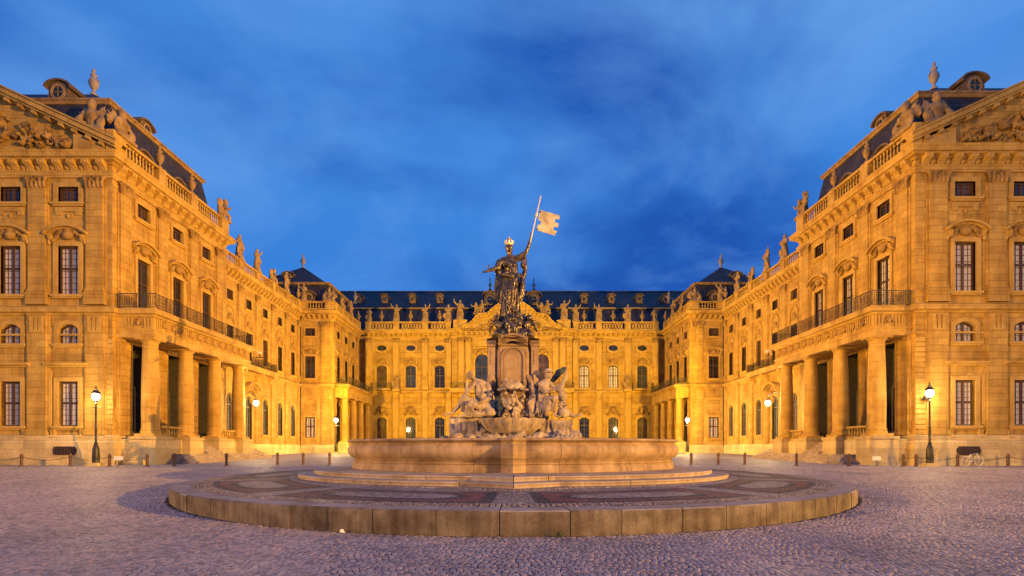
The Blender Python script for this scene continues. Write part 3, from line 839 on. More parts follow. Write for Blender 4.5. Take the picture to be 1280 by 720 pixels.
def front_pavilion(side):
    L = shortlabel(side); oy = .4 if side < 0 else -.4; ox = -.15
    YF = 38.33 + oy; XS = 28.3 + ox*side*side*(1 if side > 0 else -1)
    XS = 28.3 + (.15 if side < 0 else -.15)
    bld = thing('palace_pavilion', f'tall {L} corner pavilion of the palace with pediment, columned portico and dark balcony railing', 'palace wing', T(side*40, 46, GZ), 'palace buildings round the court')
    F = T(0, YF, 0); G = sideF(side, XS)
    YE = 53.75 + oy
    # ---- front facade
    wx = [31.55 + 4.1*k for k in range(5)]; px = [29.6 + 4.1*k for k in range(6)]
    holes = []
    for x in wx:
        holes += [(side*x, 3.5, 1.42, 3.17), (side*x, 9.35, 1.45, 1.4), (side*x, 12.85, 1.5, 3.45), (side*x, 19.4, 1.5, 1.1)]
    a, b = srt(side*XS, side*51.3)
    wall(bld, F, a, b, GZ, 22.9, holes)
    for x in wx:
        s = side*x
        place_window(bld, F, s, 3.5, 1.42, 3.17, 0, 'curtain', 4, 8, (.52,), 'frame', (.30, .10, .28), hood=('flat', 1.0, .3, 1.5, None, .42))
        place_window(bld, F, s, 9.35, 1.45, 1.4, .35, 'curtain', 4, 3, (), 'frame', (.28, .10, .28))
        place_window(bld, F, s, 12.85, 1.5, 3.45, 0, 'curtain', 4, 8, (.55,), 'frame', (.30, .12, .28), hood=('seg', .75, .55, 1.5, 5, .45))
        place_window(bld, F, s, 19.4, 1.5, 1.1, 0, 'slotglass', 4, 3, (), 'frame', (.30, .10, .28))
        for k in (-1, 1):   # scroll consoles below the sills, framing strips beside the openings
            obj('sill_console', kit('sco', lambda: MB().side_prism([(.02, 0), (-.18, .02), (-.26, .35), (-.14, .6), (-.22, .9), (.02, .95)], -.16, .16).mesh('sill_console', 'trim')), bld, F @ T(s+k*1.05, 0, 2.36))
            obj('window_strip', kit('stp', lambda: MB().box(-.10, .10, -.07, .01, 3.6, 7.5).mesh('window_strip', 'trim')), bld, F @ T(s+k*1.28, 0, 0))
            def vol():
                q = MB(); ell(q, (0, -.12, .45), (.14, .12, .34)); ell(q, (-.02, -.12, 0), (.12, .1, .25)); q.box(-.08, .08, -.1, .01, -.1, .5); return q.mesh('side_volute', 'trim', True)
            obj('side_volute', kit('vol', vol), bld, F @ T(s+k*1.28, 0, 16.6))
        mb = MB(); mb.box(s-.95, s+.95, -.09, .01, 18.75, 19.05)
        for k in (-1, 1): mb.prism([(s+k*.7-.2, 18.5), (s+k*.7+.2, 18.5), (s+k*.7+.2, 18.75), (s+k*.7-.2, 18.75)], -.08, .01)
        ell(mb, (s, -.08, 18.45), (.1, .08, .16)); obj('apron_panel', mb, bld, F, 'trim')
    for x in px:
        pilaster(bld, F, side*x, 2.86, 11.35, 1.35, 'doric', .20, 0)
        pilaster(bld, F, side*x, 12.1, 20.4, 1.2, 'corinth', .20, .85)
        obj('triglyph', kit('trg', lambda: MB().prism([(-.46, 0), (.46, 0), (.46, 1.1), (.24, 1.1), (.2, .1), (.1, .1), (.1, 1.1), (-.1, 1.1), (-.1, .1), (-.2, .1), (-.24, 1.1), (-.46, 1.1)], -.28, -.19).mesh('triglyph', 'trim')), bld, F @ T(side*x, 0, 10.15))
    # rusticated quoin strip at the corner
    a, b = srt(side*XS, side*(28.93))
    mb = MB(); z = 2.9
    while z < 9.6:
        mb.box(a - (.06 if side > 0 else 0), b + (.06 if side < 0 else 0), -.06, .0, z, z+.30); z += .36
    obj('quoin', mb, bld, F, 'trim')
    # ---- court side facade
    sy = [41.55+oy, 45.85+oy, 50.15+oy]; py = [39.45+oy, 43.72+oy, 48.0+oy, 52.25+oy]
    holes = []
    for y in sy:
        s = S(side, y); holes += [(s, 2.62, 2.3, 7.1), (s, 12.0, 1.45, 4.3), (s, 19.4, 1.45, 1.1)]
    a, b = srt(S(side, YF), S(side, YE))
    wall(bld, G, a, b, GZ, 22.9, holes, depth=.28)
    for y in sy:
        s = S(side, y)
        # loggia recess: deep bay, its shade put into the colour, with a tall window
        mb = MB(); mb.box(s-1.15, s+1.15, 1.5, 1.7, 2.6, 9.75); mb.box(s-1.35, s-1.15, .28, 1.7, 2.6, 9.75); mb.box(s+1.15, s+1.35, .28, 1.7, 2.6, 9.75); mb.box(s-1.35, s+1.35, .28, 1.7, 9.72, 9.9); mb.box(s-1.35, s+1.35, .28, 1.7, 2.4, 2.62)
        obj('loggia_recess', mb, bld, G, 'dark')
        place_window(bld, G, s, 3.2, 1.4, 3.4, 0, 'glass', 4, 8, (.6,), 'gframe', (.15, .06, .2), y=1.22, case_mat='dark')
        place_window(bld, G, s, 12.0, 1.45, 4.3, 0, 'curtain' if side > 0 else 'glass', 4, 8, (.6,), 'frame', (.26, .12, .28), hood=('seg', .75, .55, 1.45, 6, .5))
        place_window(bld, G, s, 19.4, 1.45, 1.1, 0, 'slotglass', 4, 3, (), 'frame', (.28, .10, .28))
    for i, y in enumerate(py):
        pilaster(bld, G, S(side, y), 2.86, 9.9, 1.25, 'doric', .22, 0)
        pilaster(bld, G, S(side, y), 12.1, 20.4, 1.1, 'corinth', .20, .85)
    # ---- swept mouldings
    pts = [(51.3, YF), (XS, YF), (XS, YE), (29.9, YE)]
    P = mpath(side, pts)
    obj('cornice', MB().sweep(P, scaled(CORN, .95, .9, 22.12)), bld, None, 'trim')
    obj('architrave', MB().sweep(P, scaled(ARCH, 1, 1, 21.15)), bld, None, 'trim')
    obj('plinth', MB().sweep(P, [(.34, GZ), (.34, 2.35), (.28, 2.44), (.24, 2.46), (.24, 2.8), (.18, 2.86), (0, 2.86)]), bld, None, 'base')
    XP = XS - 2.65; Ya, Yb = 38.75+oy, 53.1+oy
    ptsp = [(51.3, YF), (XS, YF), (XS, Ya), (XP, Ya), (XP, Yb), (XS, Yb), (XS, YE), (29.9, YE)]
    obj('string_course', MB().sweep(mpath(side, ptsp), [(0, 11.35), (.10, 11.38), (.14, 11.5), (.36, 11.56), (.40, 11.75), (.36, 11.8), (.36, 11.9), (.10, 12.02), (0, 12.04)]), bld, None, 'trim')
    obj('impost_band', MB().sweep(P, [(0, 9.93), (.06, 9.93), (.08, 10.05), (0, 10.08)]), bld, None, 'trim')
    # modillion brackets in the frieze
    ss = frange(*srt(side*(XS+.1), side*51.2), 22); brackets(bld, F, ss, 21.62, .46, .68, .52)
    ss = frange(*srt(S(side, YF+.1), S(side, YE-.1)), 15); brackets(bld, G, ss, 21.62, .46, .68, .52)
    me = kit('metope', lambda: (lambda q: (ell(q, (0, -.02, .30), (.24, .14, .26)), q)[1])(MB()).mesh('frieze_boss', 'trim', True))
    s_ = frange(*srt(side*(XS+.1), side*51.2), 22)
    for i in range(len(s_)-1): obj('frieze_boss', me, bld, F @ T((s_[i]+s_[i+1])/2, 0, 21.62))
    s_ = frange(*srt(S(side, YF+.1), S(side, YE-.1)), 15)
    for i in range(len(s_)-1): obj('frieze_boss', me, bld, G @ T((s_[i]+s_[i+1])/2, 0, 21.62))
    # ---- pediment over the front
    xa, xb = XS-.45, 51.6; xm = (xa+xb)/2; H = 5.45; z0 = 22.98
    q = [(side*xa, z0), (side*xb, z0), (side*xm, z0+H)]
    if side < 0: q = [q[1], q[0], q[2]]
    ped = obj('pediment', MB().prism(q, .05, .9), bld, F, 'wall')
    for k, (u0, u1) in enumerate(((xa, xm), (xb, xm))):
        A = Vector((side*u0, 0, z0)); B = Vector((side*u1, 0, z0+H)); d = (B-A).normalized(); LN = (B-A).length
        mb = MB()
        for (o0, o1, h0, h1) in ((-.62, .05, .30, .62), (-.50, .05, .14, .30), (-.25, .05, .0, .14), (-.72, .9, .62, .72)):
            n = Vector((-d.z, 0, d.x)); n = n if n.z > 0 else -n
            p = [A+n*h0, B+n*h0, B+n*h1, A+n*h1]; p = [(v.x, v.z) for v in p]
            if (p[1][0]-p[0][0]) < 0: p = p[::-1]
            mb.prism(p, o0, o1)
        obj('raking_cornice', mb, ped, F, 'trim')
        mb = MB()
        n = int(LN/1.05)
        for i in range(1, n):
            c = A + d*(i*1.05); nn = Vector((-d.z, 0, d.x)); nn = nn if nn.z > 0 else -nn
            p = [c+d*-.18+nn*-.1, c+d*.18+nn*-.1, c+d*.18+nn*.14, c+d*-.18+nn*.14]; p = [(v.x, v.z) for v in p]
            if p[1][0] < p[0][0]: p = p[::-1]
            mb.prism(p, -.45, .05)
        obj('raking_bracket', mb, ped, F, 'trim', kind='stuff')
    rl = scm(('tymp', side), lambda: tympanum(side), .055, 'carve', .02, 3.0)
    obj('tympanum_relief', rl, ped, F @ T(side*xm, 0, z0))
    # ---- balustrade
    b0 = 23.0
    sp = [(S(side, YF+.35), 1.3), (S(side, YF+5.2), .9), (S(side, YF+9.6), .9), (S(side, YE-.6), 1.3)]
    balustrade(bld, G, *srt(S(side, YF-.25), S(side, YE)), b0, 1.45, sp, .32, .0, .36)
    slab(bld, 'corner_pier', side, XS+.36, XS+2.6, YF-.25, YF+.45, b0, b0+1.45, 'trim')
    slab(bld, 'parapet', side, XS+2.62, 51.2, YF+1.0, YF+1.5, b0, b0+.9, 'trim')
    # ---- roof: lower mansard, projecting lip, upper hip
    xo = 50.5
    def ringv(x0, x1, y0, y1, z): return [(side*x0, y0, z), (side*x1, y0, z), (side*x1, y1, z), (side*x0, y1, z)]
    r0 = ringv(XS+.7, xo, YF+.8, YE-.7, 23.0); r1 = ringv(XS+1.35, xo-.7, YF+1.5, YE-2.0, 27.55); r2 = ringv(XS+6.6, xo-6.5, YF+6.9, YE-7.0, 31.6)
    quad = [(0, 1, 5, 4), (1, 2, 6, 5), (2, 3, 7, 6), (3, 0, 4, 7)]
    rf = obj('roof', MB().add(r0+r1, quad).add(r1+r2, quad+[(4, 5, 6, 7)]), bld, None, 'slate')
    lp = [(xo-.7, YF+1.5), (XS+1.35, YF+1.5), (XS+1.35, YE-2.0), (xo-.7, YE-2.0)]
    obj('roof_lip', MB().sweep(mpath(side, lp), [(0, 27.3), (.12, 27.32), (.22, 27.5), (.30, 27.52), (.30, 27.66), (.0, 27.75)]), rf, None, 'weathered')
    # dormers: round ones on the upper slope, flat segment ones on the lower mansard
    dormer(rf, T(side*35.2, YF+3.6, 28.75), 1.55, 1.75)
    dormer(rf, T(side*42.6, YF+3.6, 28.75), 1.55, 1.75)
    for yy in (YF+6.6,): dormer(rf, T(side*(XS+2.1), yy, 27.7) @ RZ(-side*PI/2), 1.4, 1.5)
    def seglet():
        mb = hood_mesh(1.2, .45, .95, 'seg', .5); mb.box(-.6, .6, -.15, .5, -.6, .05); return mb.mesh('lucarne', 'roofstone')
    me = kit('lucarne', seglet)
    obj('lucarne', me, rf, T(side*33.2, YF+.95, 24.9))
    for yy in (YF+4.2, YF+8.6): obj('lucarne', me, rf, T(side*(XS+.85), yy, 24.8) @ RZ(-side*PI/2))
    # ---- portico
    obj('entablature', MB().box(*srt(side*XP, side*(XS-.01)), Ya, Yb, 9.9, 11.36), bld, None, 'trim')
    obj('entablature_band', MB().sweep(mpath(side, [(XS-.01, Ya), (XP, Ya), (XP, Yb), (XS-.01, Yb)]), [(0, 9.9), (.03, 9.9), (.03, 10.35), (.09, 10.4), (.09, 10.5), (0, 10.52)]), bld, None, 'trim')
    tg = kit('trg2', lambda: MB().prism([(-.28, 0), (.28, 0), (.28, .74), (.18, .74), (.16, .08), (.07, .08), (.07, .74), (-.07, .74), (-.07, .08), (-.16, .08), (-.18, .74), (-.28, .74)], -.07, 0).mesh('triglyph', 'trim'))
    mt = scm(('rel', 77, 3), lambda: relief_mb(.8, .75, 77, 8, .12), .04, 'carve')
    yl = frange(Ya, Yb, 13)
    for i, yy in enumerate(yl):
        obj('triglyph', tg, bld, sideF(side, XP) @ T(S(side, yy), 0, 10.58))
        if i: obj('metope_relief', mt, bld, sideF(side, XP) @ T(S(side, (yy+yl[i-1])/2), 0, 10.95))
    for x in (XP+.35, XP+1.75): obj('triglyph', tg, bld, T(side*x, Ya, 10.58))
    obj('metope_relief', mt, bld, T(side*(XP+1.05), Ya, 10.95))
    XC = XP + .68
    colp = [(.66, 0), (.66, .14), (.60, .2), (.64, .3), (.575, .38), (.575, .6), (.585, 2.2), (.57, 3.8), (.53, 5.3), (.49, 6.35), (.49, 6.4), (.53, 6.43), (.50, 6.5), (.50, 6.62), (.57, 6.68), (.66, 6.8)]
    for i, y in enumerate(py):
        y = y + (.02 if i else .0)
        def mk():
            mb = MB(); mb.lathe([(r, z+.2) for r, z in colp], n=28, cap=False); mb.box(-.72, .72, -.72, .72, 0, .2); mb.box(-.70, .70, -.70, .70, 7.0, 7.12); return mb.mesh('column', 'drum', True)
        obj('column', kit('column', mk), bld, T(side*XC, y, 2.78))
        obj('column_pedestal', kit('cped', lambda: (MB().box(-.92, .92, -.92, .92, 0, 1.95).box(-.98, .98, -.98, .98, 1.95, 2.13).box(-.99, .99, -.99, .99, 0, .35)).mesh('column_pedestal', 'base')), bld, T(side*XC, y, 2.78-2.131))
    slab(bld, 'portico_floor', side, XC+.4, XS-.02, Ya+.1, Yb, GZ, 2.60, 'base')
    for i in (0, 2):
        ya, yb = py[i]+.95, py[i+1]-.95
        balustrade(bld, sideF(side, XC), *srt(S(side, ya), S(side, yb)), 2.60, 1.0, [], .22, .0, .32, name='stone_balustrade')
        slab(bld, 'portico_wall', side, XC-.3, XC+.39, ya, yb, GZ, 2.59, 'base')
    # broad steps and the stair between the middle columns
    for k in range(4):
        h = .95 + .17*k; e = .38*(3-k)
        slab(bld, 'stair_step', side, XC-1.45-e, XC-.35, Ya+2.2-e, Yb+.8+e, GZ, h, 'steps')
    for k in range(6):
        slab(bld, 'stair_step', side, XC-1.25+.33*k, XC+.45+.001*k, py[1]+.93, py[2]-.93, GZ, 1.48+.187*(k+1), 'steps')
    # balcony floor railing
    railing(bld, G, [(S(side, Ya-.2), -.2), (S(side, Ya-.2), -2.9), (S(side, Yb+.15), -2.9), (S(side, Yb+.15), -.2)], 12.02, .98)
    slab(bld, 'balcony_floor', side, XP, XS-.01, Ya, Yb, 11.37, 12.0, 'trim')
    # cellar grille, pale plinth front
    for x in (31.55, 39.75):
        g = MB(); n = 10; w, h = .78, .34
        pts = [(w*math.cos(2*PI*k/16)*(1.1 if abs(math.cos(2*PI*k/16)) > .5 else 1.25), h*max(-.9, min(.9, 1.4*math.sin(2*PI*k/16)))) for k in range(16)]
        g.prism(pts, -.36, -.30); gr = obj('cellar_opening', g, bld, F @ T(side*x, 0, 1.75), 'iron')
        g = MB()
        for k in range(9): g.box(-.72+.18*k-.02, -.72+.18*k+.02, -.40, -.36, -.30, .30)
        for z in (-.15, .1): g.box(-.8, .8, -.42, -.40, z-.02, z+.02)
        obj('grille', g, gr, F @ T(side*x, 0, 1.75), 'frame')
    # sculpture on the roof line
    grp = 'sculptures on the palace roof line'
    ornament('trophy', 0, 2.5, (side*(XS+1.5), YF+.1, b0+1.5), 0, f'carved war trophy standing on the front corner pier of the {L} pavilion beside the pediment', grp)
    ornament('trophy', 1, 2.4, (side*(XS+.05), YF+1.0, b0+1.5), -side*PI/2, f'carved war trophy facing the court at the near end of the {L} pavilion balustrade', grp)
    ornament('vase', 0, 1.9, (side*XS, YF+5.2, b0+1.5), 0, f'stone vase on the {L} pavilion balustrade, nearest of its court side', grp, 'weathered')
    ornament('vase', 0, 1.9, (side*XS, YF+9.6, b0+1.5), 0, f'stone vase on the {L} pavilion balustrade, second from its front corner', grp, 'weathered')
    ornament('putti', 0, 2.3, (side*(XS+.1), YE-.5, b0+1.5), -side*PI/2, f'pair of stone cherubs at the far end of the {L} pavilion balustrade', grp)
    ornament('vase', 0, 2.3, (side*(XS+6.7), YF+7.0, 31.55), 0, f'tall pale grey vase on the ridge of the {L} front pavilion roof', grp, 'greystone')
    return bld

def tympanum(side):
    rnd = random.Random(11 if side < 0 else 12); mb = MB()
    for i in range(300):
        x = rnd.uniform(-8.4, 8.4); zmax = 4.6*(1-abs(x)/10.6); z = rnd.uniform(.35, max(.5, zmax-.4))
        ell(mb, (x, -.08, z), (rnd.uniform(.07, .30), rnd.uniform(.12, .42), rnd.uniform(.06, .2)), (0, rnd.uniform(-1.5, 1.5), 0))
        if i % 6 == 0:
            a = rnd.uniform(0, 6.28); pts = [(x+.45*math.cos(a+t*.9)*(1-t*.15), -.12, z+.45*math.sin(a+t*.9)*(1-t*.15)) for t in range(5)]
            for p, q in zip(pts[:-1], pts[1:]):
                if max(p[2], q[2]) < 4.9*(1-abs(x)/10.6) and min(p[2], q[2]) > .2: cap(mb, p, q, .07, .05)
    ell(mb, (0, -.15, 2.6), (1.1, .35, 1.3)); ell(mb, (0, -.3, 2.6), (.7, .3, .9)); ell(mb, (0, -.2, 4.2), (.7, .3, .4))
    return mb

for side in (-1, 1): front_pavilion(side)

def lunette_mesh():
    mb = MB(); inn = outline(1.5, 1.9, .7); out = [(x*1.16, z*1.1-.02) for x, z in inn]
    ring(mb, inn, out, -.14, .0, 0)
    return mb.mesh('blind_arch', 'trim')
def long_wing(side):
    L = shortlabel(side); XS = 29.7; Y0 = 53.75 + (.4 if side < 0 else -.4); YE = 76.2
    bld = thing('palace_wing', f'long lower {L} side wing of the palace between its front and inner pavilions', 'palace wing', T(side*36, 65, GZ), 'palace buildings round the court')
    G = sideF(side, XS)
    by = [57.2, 61.3, 65.4, 69.5, 73.6]
    holes = []
    for i, y in enumerate(by):
        s = S(side, y); zb = 2.0 if i == 1 else 3.5
        holes += [(s, zb, 1.5, 7.8-zb), (s, 11.75, 1.35, 3.1), (s, 17.5, 1.3, 1.1)]
    wall(bld, G, *srt(S(side, Y0), S(side, YE)), GZ, 21.2, holes)
    for i, y in enumerate(by):
        s = S(side, y); zb = 2.0 if i == 1 else 3.5
        place_window(bld, G, s, zb, 1.5, 7.8-zb, .75, 'glass', 4, 9, ((6.55-zb)/(7.8-zb),), 'gframe', (.22, .08, .28))
        place_window(bld, G, s, 11.75, 1.35, 3.1, 0, 'glass', 4, 7, (.6,), 'frame', (.2, .09, .28))
        place_window(bld, G, s, 17.5, 1.3, 1.1, 0, 'slotglass', 4, 3, (), 'frame', (.2, .07, .28))
        obj('blind_arch', kit('lun', lunette_mesh), bld, G @ T(s, 0, 14.9))
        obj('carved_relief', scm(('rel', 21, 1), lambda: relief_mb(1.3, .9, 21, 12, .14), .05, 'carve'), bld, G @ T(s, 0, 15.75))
    for y in [55.15]+[v+2.05 for v in by]:
        yy = min(y, YE-.55)
        pilaster(bld, G, S(side, yy), 2.5, 10.2, .95, 'doric', .14, 0)
        pilaster(bld, G, S(side, yy), 11.1, 18.9, .85, 'corinth', .14, .7)
    P = mpath(side, [(XS, Y0), (XS, YE)])
    obj('cornice', MB().sweep(P, scaled(CORN, .8, .72, 20.55)), bld, None, 'trim')
    obj('architrave', MB().sweep(P, scaled(ARCH, .8, .8, 19.6)), bld, None, 'trim')
    obj('string_course', MB().sweep(P, [(0, 10.35), (.10, 10.4), (.14, 10.55), (.34, 10.6), (.36, 10.8), (.12, 11.0), (0, 11.02)]), bld, None, 'trim')
    obj('plinth', MB().sweep(P, [(.22, GZ), (.22, 2.2), (.12, 2.4), (0, 2.42)]), bld, None, 'base')
    ss = frange(*srt(S(side, Y0+.1), S(side, YE-.3)), 26); brackets(bld, G, ss, 20.0, .36, .6, .42)
    # garlands between the brackets
    def gar():
        mb = MB()
        for k in range(5):
            t = -1+.5*k; ell(mb, (t*.24, -.06, .18+.16*t*t), (.10, .10, .10))
        return mb.mesh('garland', 'carve', True)
    for i in range(len(ss)-1): obj('garland', kit('gar', gar), bld, G @ T((ss[i]+ss[i+1])/2, 0, 19.98))
    balustrade(bld, G, *srt(S(side, Y0-.2), S(side, YE)), 21.25, 1.2, [(S(side, y), .8) for y in (55.2, 59.25, 63.35, 67.45, 71.5, 75.6)], .3, .0, .38)
    # balcony over the entrance with iron railing
    slab(bld, 'balcony_floor', side, XS-.95, XS-.01, Y0+.01, 66.9, 10.55, 11.13, 'trim')
    railing(bld, G, [(S(side, Y0+.1), -.85), (S(side, 66.8), -.85), (S(side, 66.8), -.05)], 11.14, .92)
    for y in (59.2, 63.3, 66.5): obj('balcony_console', kit('bcon', lambda: bracket_mesh(.5, .8, .85).mesh('balcony_console', 'trim')), bld, G @ T(S(side, y), 0, 9.75))
    obj('door_hood', kit('dh', lambda: hood_mesh(1.6, .7, 1.5, 'seg', .8).mesh('door_hood', 'trim')), bld, G @ T(S(side, 61.3), 0, 8.5))
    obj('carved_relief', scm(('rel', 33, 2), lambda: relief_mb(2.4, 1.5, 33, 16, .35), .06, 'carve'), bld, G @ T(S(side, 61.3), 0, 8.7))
    for k in range(5): slab(bld, 'stair_step', side, XS-1.9+.33*k, XS-.22, 59.6+.2*k, 63.0-.2*k, GZ, 1.1+.19*k, 'steps')
    ptsr = [(side*(XS+.5), Y0, 21.3), (side*(XS+.5), YE+6, 21.3), (side*(XS+7.5), YE+6, 25), (side*(XS+7.5), Y0, 25), (side*(XS+15), YE+6, 21.3), (side*(XS+15), Y0, 21.3)]
    obj('roof', MB().add(ptsr, [(0, 1, 2, 3), (3, 2, 4, 5)]), bld, None, 'slate')
    mb = MB(); mb.tube((0, -.18, GZ), (0, -.18, 20.6), .075, .075, 8)
    for z in (4, 8, 12, 16): mb.tube((0, -.18, z), (0, -.18, z+.1), .10, .10, 8)
    mb.box(-.13, .13, -.3, -.02, 20.3, 20.8); mb.tube((0, -.18, 1.3), (0, -.18, GZ), .11, .11, 8)
    obj('downpipe', mb, bld, G @ T(S(side, YE-.3), 0, 0), 'iron')
    grp = 'sculptures on the palace roof line'
    kinds = [('figure', 0, 2.7, 59.25, 'second'), ('figure', 1, 2.6, 63.35, 'third'), ('putti', 0, 1.9, 67.45, 'fourth'), ('figure', 3, 2.6, 71.5, 'fifth'), ('vase', 0, 1.9, 75.6, 'farthest')]
    for k, v, h, y, w in kinds:
        nm = {'figure': 'draped stone figure', 'putti': 'pair of stone cherubs', 'vase': 'carved stone vase'}[k]
        ornament(k, v, h, (side*XS, y, 22.5), -side*PI/2, f'{nm} on the {L} long wing balustrade, {w} pier counted from the front', grp, 'weathered')
    return bld
for side in (-1, 1): long_wing(side)

def inner_pavilion(side):
    L = shortlabel(side); XS = 25.0; YF = 76.2; YE = 89.0
    bld = thing('inner_pavilion', f'projecting {L} inner corner pavilion with pyramid slate roof and small columned porch', 'palace wing', T(side*28, 82, GZ), 'palace buildings round the court')
    F = T(0, YF, 0); G = sideF(side, XS)
    xw = 28.25
    holes = [(side*xw, 3.4, 1.4, 2.85), (side*xw, 11.7, 1.4, 3.1), (side*xw, 17.6, 1.4, 1.1)]
    wall(bld, F, *srt(side*XS, side*29.68), GZ, 21.2, holes)
    place_window(bld, F, side*xw, 3.4, 1.4, 2.85, 0, 'curtain', 4, 6, (.55,), 'frame', (.22, .08, .28), hood=('seg', .5, .3, 1.15, None, .25))
    place_window(bld, F, side*xw, 11.7, 1.4, 3.1, 0, 'glass', 4, 7, (.6,), 'frame', (.22, .08, .28), hood=('seg', .7, .4, 1.3, 41, .3))
    place_window(bld, F, side*xw, 17.6, 1.4, 1.1, 0, 'slotglass', 4, 3, (), 'frame', (.2, .07, .28))
    pilaster(bld, F, side*26.0, 11.1, 18.9, 1.3, 'corinth', .14, .7); pilaster(bld, F, side*26.0, 2.5, 10.2, 1.3, 'doric', .14, 0)
    mb = MB(); mb.box(side*xw-1.25, side*xw+1.25, -.06, .0, 4.0, 9.0); 
    obj('wall_panel', MB().box(side*xw-1.3, side*xw-.95, -.05, .0, 2.6, 9.0).box(side*xw+.95, side*xw+1.3, -.05, .0, 2.6, 9.0).box(side*xw-1.3, side*xw+1.3, -.055, .0, 8.7, 9.0), bld, F, 'trim')
    sy = [78.2, 81.85, 85.5]; holes = []
    for y in sy:
        s = S(side, y); holes += [(s, 2.6, 1.6, 6.2), (s, 11.4, 1.35, 3.6), (s, 17.5, 1.3, 1.1)]
    wall(bld, G, *srt(S(side, YF), S(side, YE)), GZ, 21.2, holes)
    for y in sy:
        s = S(side, y)
        place_window(bld, G, s, 2.6, 1.6, 6.2, .8, 'glass', 2, 8, (.75,), 'frame', (.15, .05, .28))
        place_window(bld, G, s, 11.4, 1.35, 3.6, 0, 'glass', 4, 7, (.6,), 'frame', (.2, .08, .28), hood=('seg', .6, .4, 1.1, 42, .35))
        place_window(bld, G, s, 17.5, 1.3, 1.1, 0, 'slotglass', 4, 3, (), 'frame', (.2, .07, .28))
    for y in (76.75, 80.0, 83.7, 87.6): pilaster(bld, G, S(side, y), 11.1, 18.9, .85, 'corinth', .14, .7)
    P = mpath(side, [(29.68, YF), (XS, YF), (XS, YE), (26.6, YE), (26.6, 94.5)])
    obj('cornice', MB().sweep(P, scaled(CORN, .8, .72, 20.55)), bld, None, 'trim')
    obj('architrave', MB().sweep(P, scaled(ARCH, .8, .8, 19.6)), bld, None, 'trim')
    obj('plinth', MB().sweep(P, [(.22, GZ), (.22, 2.2), (.12, 2.4), (0, 2.42)]), bld, None, 'base')
    slab(bld, 'recess_wall', side, 26.6, 27.2, YE, 94.5, GZ, 22.6, 'wall'); slab(bld, 'recess_wall', side, XS+.01, 26.6, YE-.3, YE-.01, GZ, 21.1, 'wall')
    slab(bld, 'recess_wall', side, 24.6, 27.0, 94.2, 94.6, GZ, 22.6, 'wall')
    ss = frange(*srt(side*(XS+.1), side*29.5), 6); brackets(bld, F, ss, 20.0, .36, .6, .42)
    ss = frange(*srt(S(side, YF+.1), S(side, YE-.1)), 15); brackets(bld, G, ss, 20.0, .36, .6, .42)
    # porch
    XP = 23.2; Ya, Yb = 76.9, 90.2
    obj('entablature', MB().box(*srt(side*XP, side*(XS-.01)), Ya, Yb, 9.1, 10.4), bld, None, 'trim')
    obj('string_course', MB().sweep(mpath(side, [(29.68, YF), (XS, YF), (XS, Ya), (XP, Ya), (XP, Yb), (XS, Yb)]), [(0, 10.35), (.10, 10.4), (.14, 10.55), (.34, 10.6), (.36, 10.8), (.12, 11.0), (0, 11.02)]), bld, None, 'trim')
    slab(bld, 'balcony_floor', side, XP, XS-.01, Ya, Yb, 10.41, 10.98, 'trim')
    for y in (77.55, 81.5, 85.45, 89.4):
        def mk():
            mb = MB(); mb.lathe([(r*.85, z*.89+.15) for r, z in [(.66, 0), (.66, .14), (.60, .2), (.64, .3), (.575, .38), (.585, 2.2), (.53, 5.3), (.49, 6.4), (.57, 6.68), (.66, 6.8)]], n=18, cap=False); mb.box(-.6, .6, -.6, .6, 0, .15); mb.box(-.6, .6, -.6, .6, 6.2, 6.31); return mb.mesh('column', 'drum', True)
        obj('column', kit('column2', mk), bld, T(side*(XP+.6), y, 2.79))
        obj('column_pedestal', kit('cped2', lambda: MB().box(-.75, .75, -.75, .75, 0, 1.6).mesh('column_pedestal', 'base')), bld, T(side*(XP+.6), y, 1.189))
    slab(bld, 'portico_floor', side, XP+.3, XS, Ya, Yb, GZ, 2.5, 'base')
    for k in range(4): slab(bld, 'stair_step', side, XP-.9+.33*k, XP+.5, Ya+.5, Yb, GZ, 1.25+.22*k, 'steps')
    railing(bld, G, [(S(side, Ya), -.05), (S(side, Ya), -1.95), (S(side, Yb), -1.95), (S(side, Yb), -.05)], 11.0, .95, dens=.22)
    balustrade(bld, F, *srt(side*(XS-.1), side*29.6), 21.25, 1.2, [(side*(XS+.5), 1.2), (side*29.2, .9)], .3, .0, .38)
    balustrade(bld, G, *srt(S(side, YF+.4), S(side, YE)), 21.25, 1.2, [(S(side, YF+.7), .8), (S(side, 80), .8), (S(side, 84.4), .8), (S(side, YE-.4), .8)], .3, .0, .38)
    r0 = [(XS+.8, YF+.6), (37.5, YF+.6), (37.5, YE-.6), (XS+.8, YE-.6)]; r1 = [(XS+1.2, YF+1.2), (37.2, YF+1.2), (37.2, YE-1.2), (XS+1.2, YE-1.2)]
    vs = [(side*x, y, 21.3) for x, y in r0] + [(side*x, y, 25.3) for x, y in r1] + [(side*31.6, 82.3, 29.3)]
    rf = obj('roof', MB().add(vs, [(0, 1, 5, 4), (1, 2, 6, 5), (2, 3, 7, 6), (3, 0, 4, 7), (4, 5, 8), (5, 6, 8), (6, 7, 8), (7, 4, 8)]), bld, None, 'slate')
    obj('roof_lip', MB().sweep(mpath(side, [(r1[1][0], r1[1][1]), r1[0], r1[3]]), [(0, 25.15), (.2, 25.2), (.35, 25.35), (.35, 25.45), (0, 25.5)]), rf, None, 'weathered')
    dormer(rf, T(side*28.6, YF+.6, 22.4), 1.4, 1.7); dormer(rf, T(side*32.6, YF+3.0, 26.0), 1.4, 1.6)
    dormer(rf, T(side*(XS+1.0), 82.4, 22.4) @ RZ(-side*PI/2), 1.4, 1.7)
    dormer(rf, T(side*(XS+1.3), 79.2, 23.4) @ RZ(-side*PI/2), 1.4, 1.7)
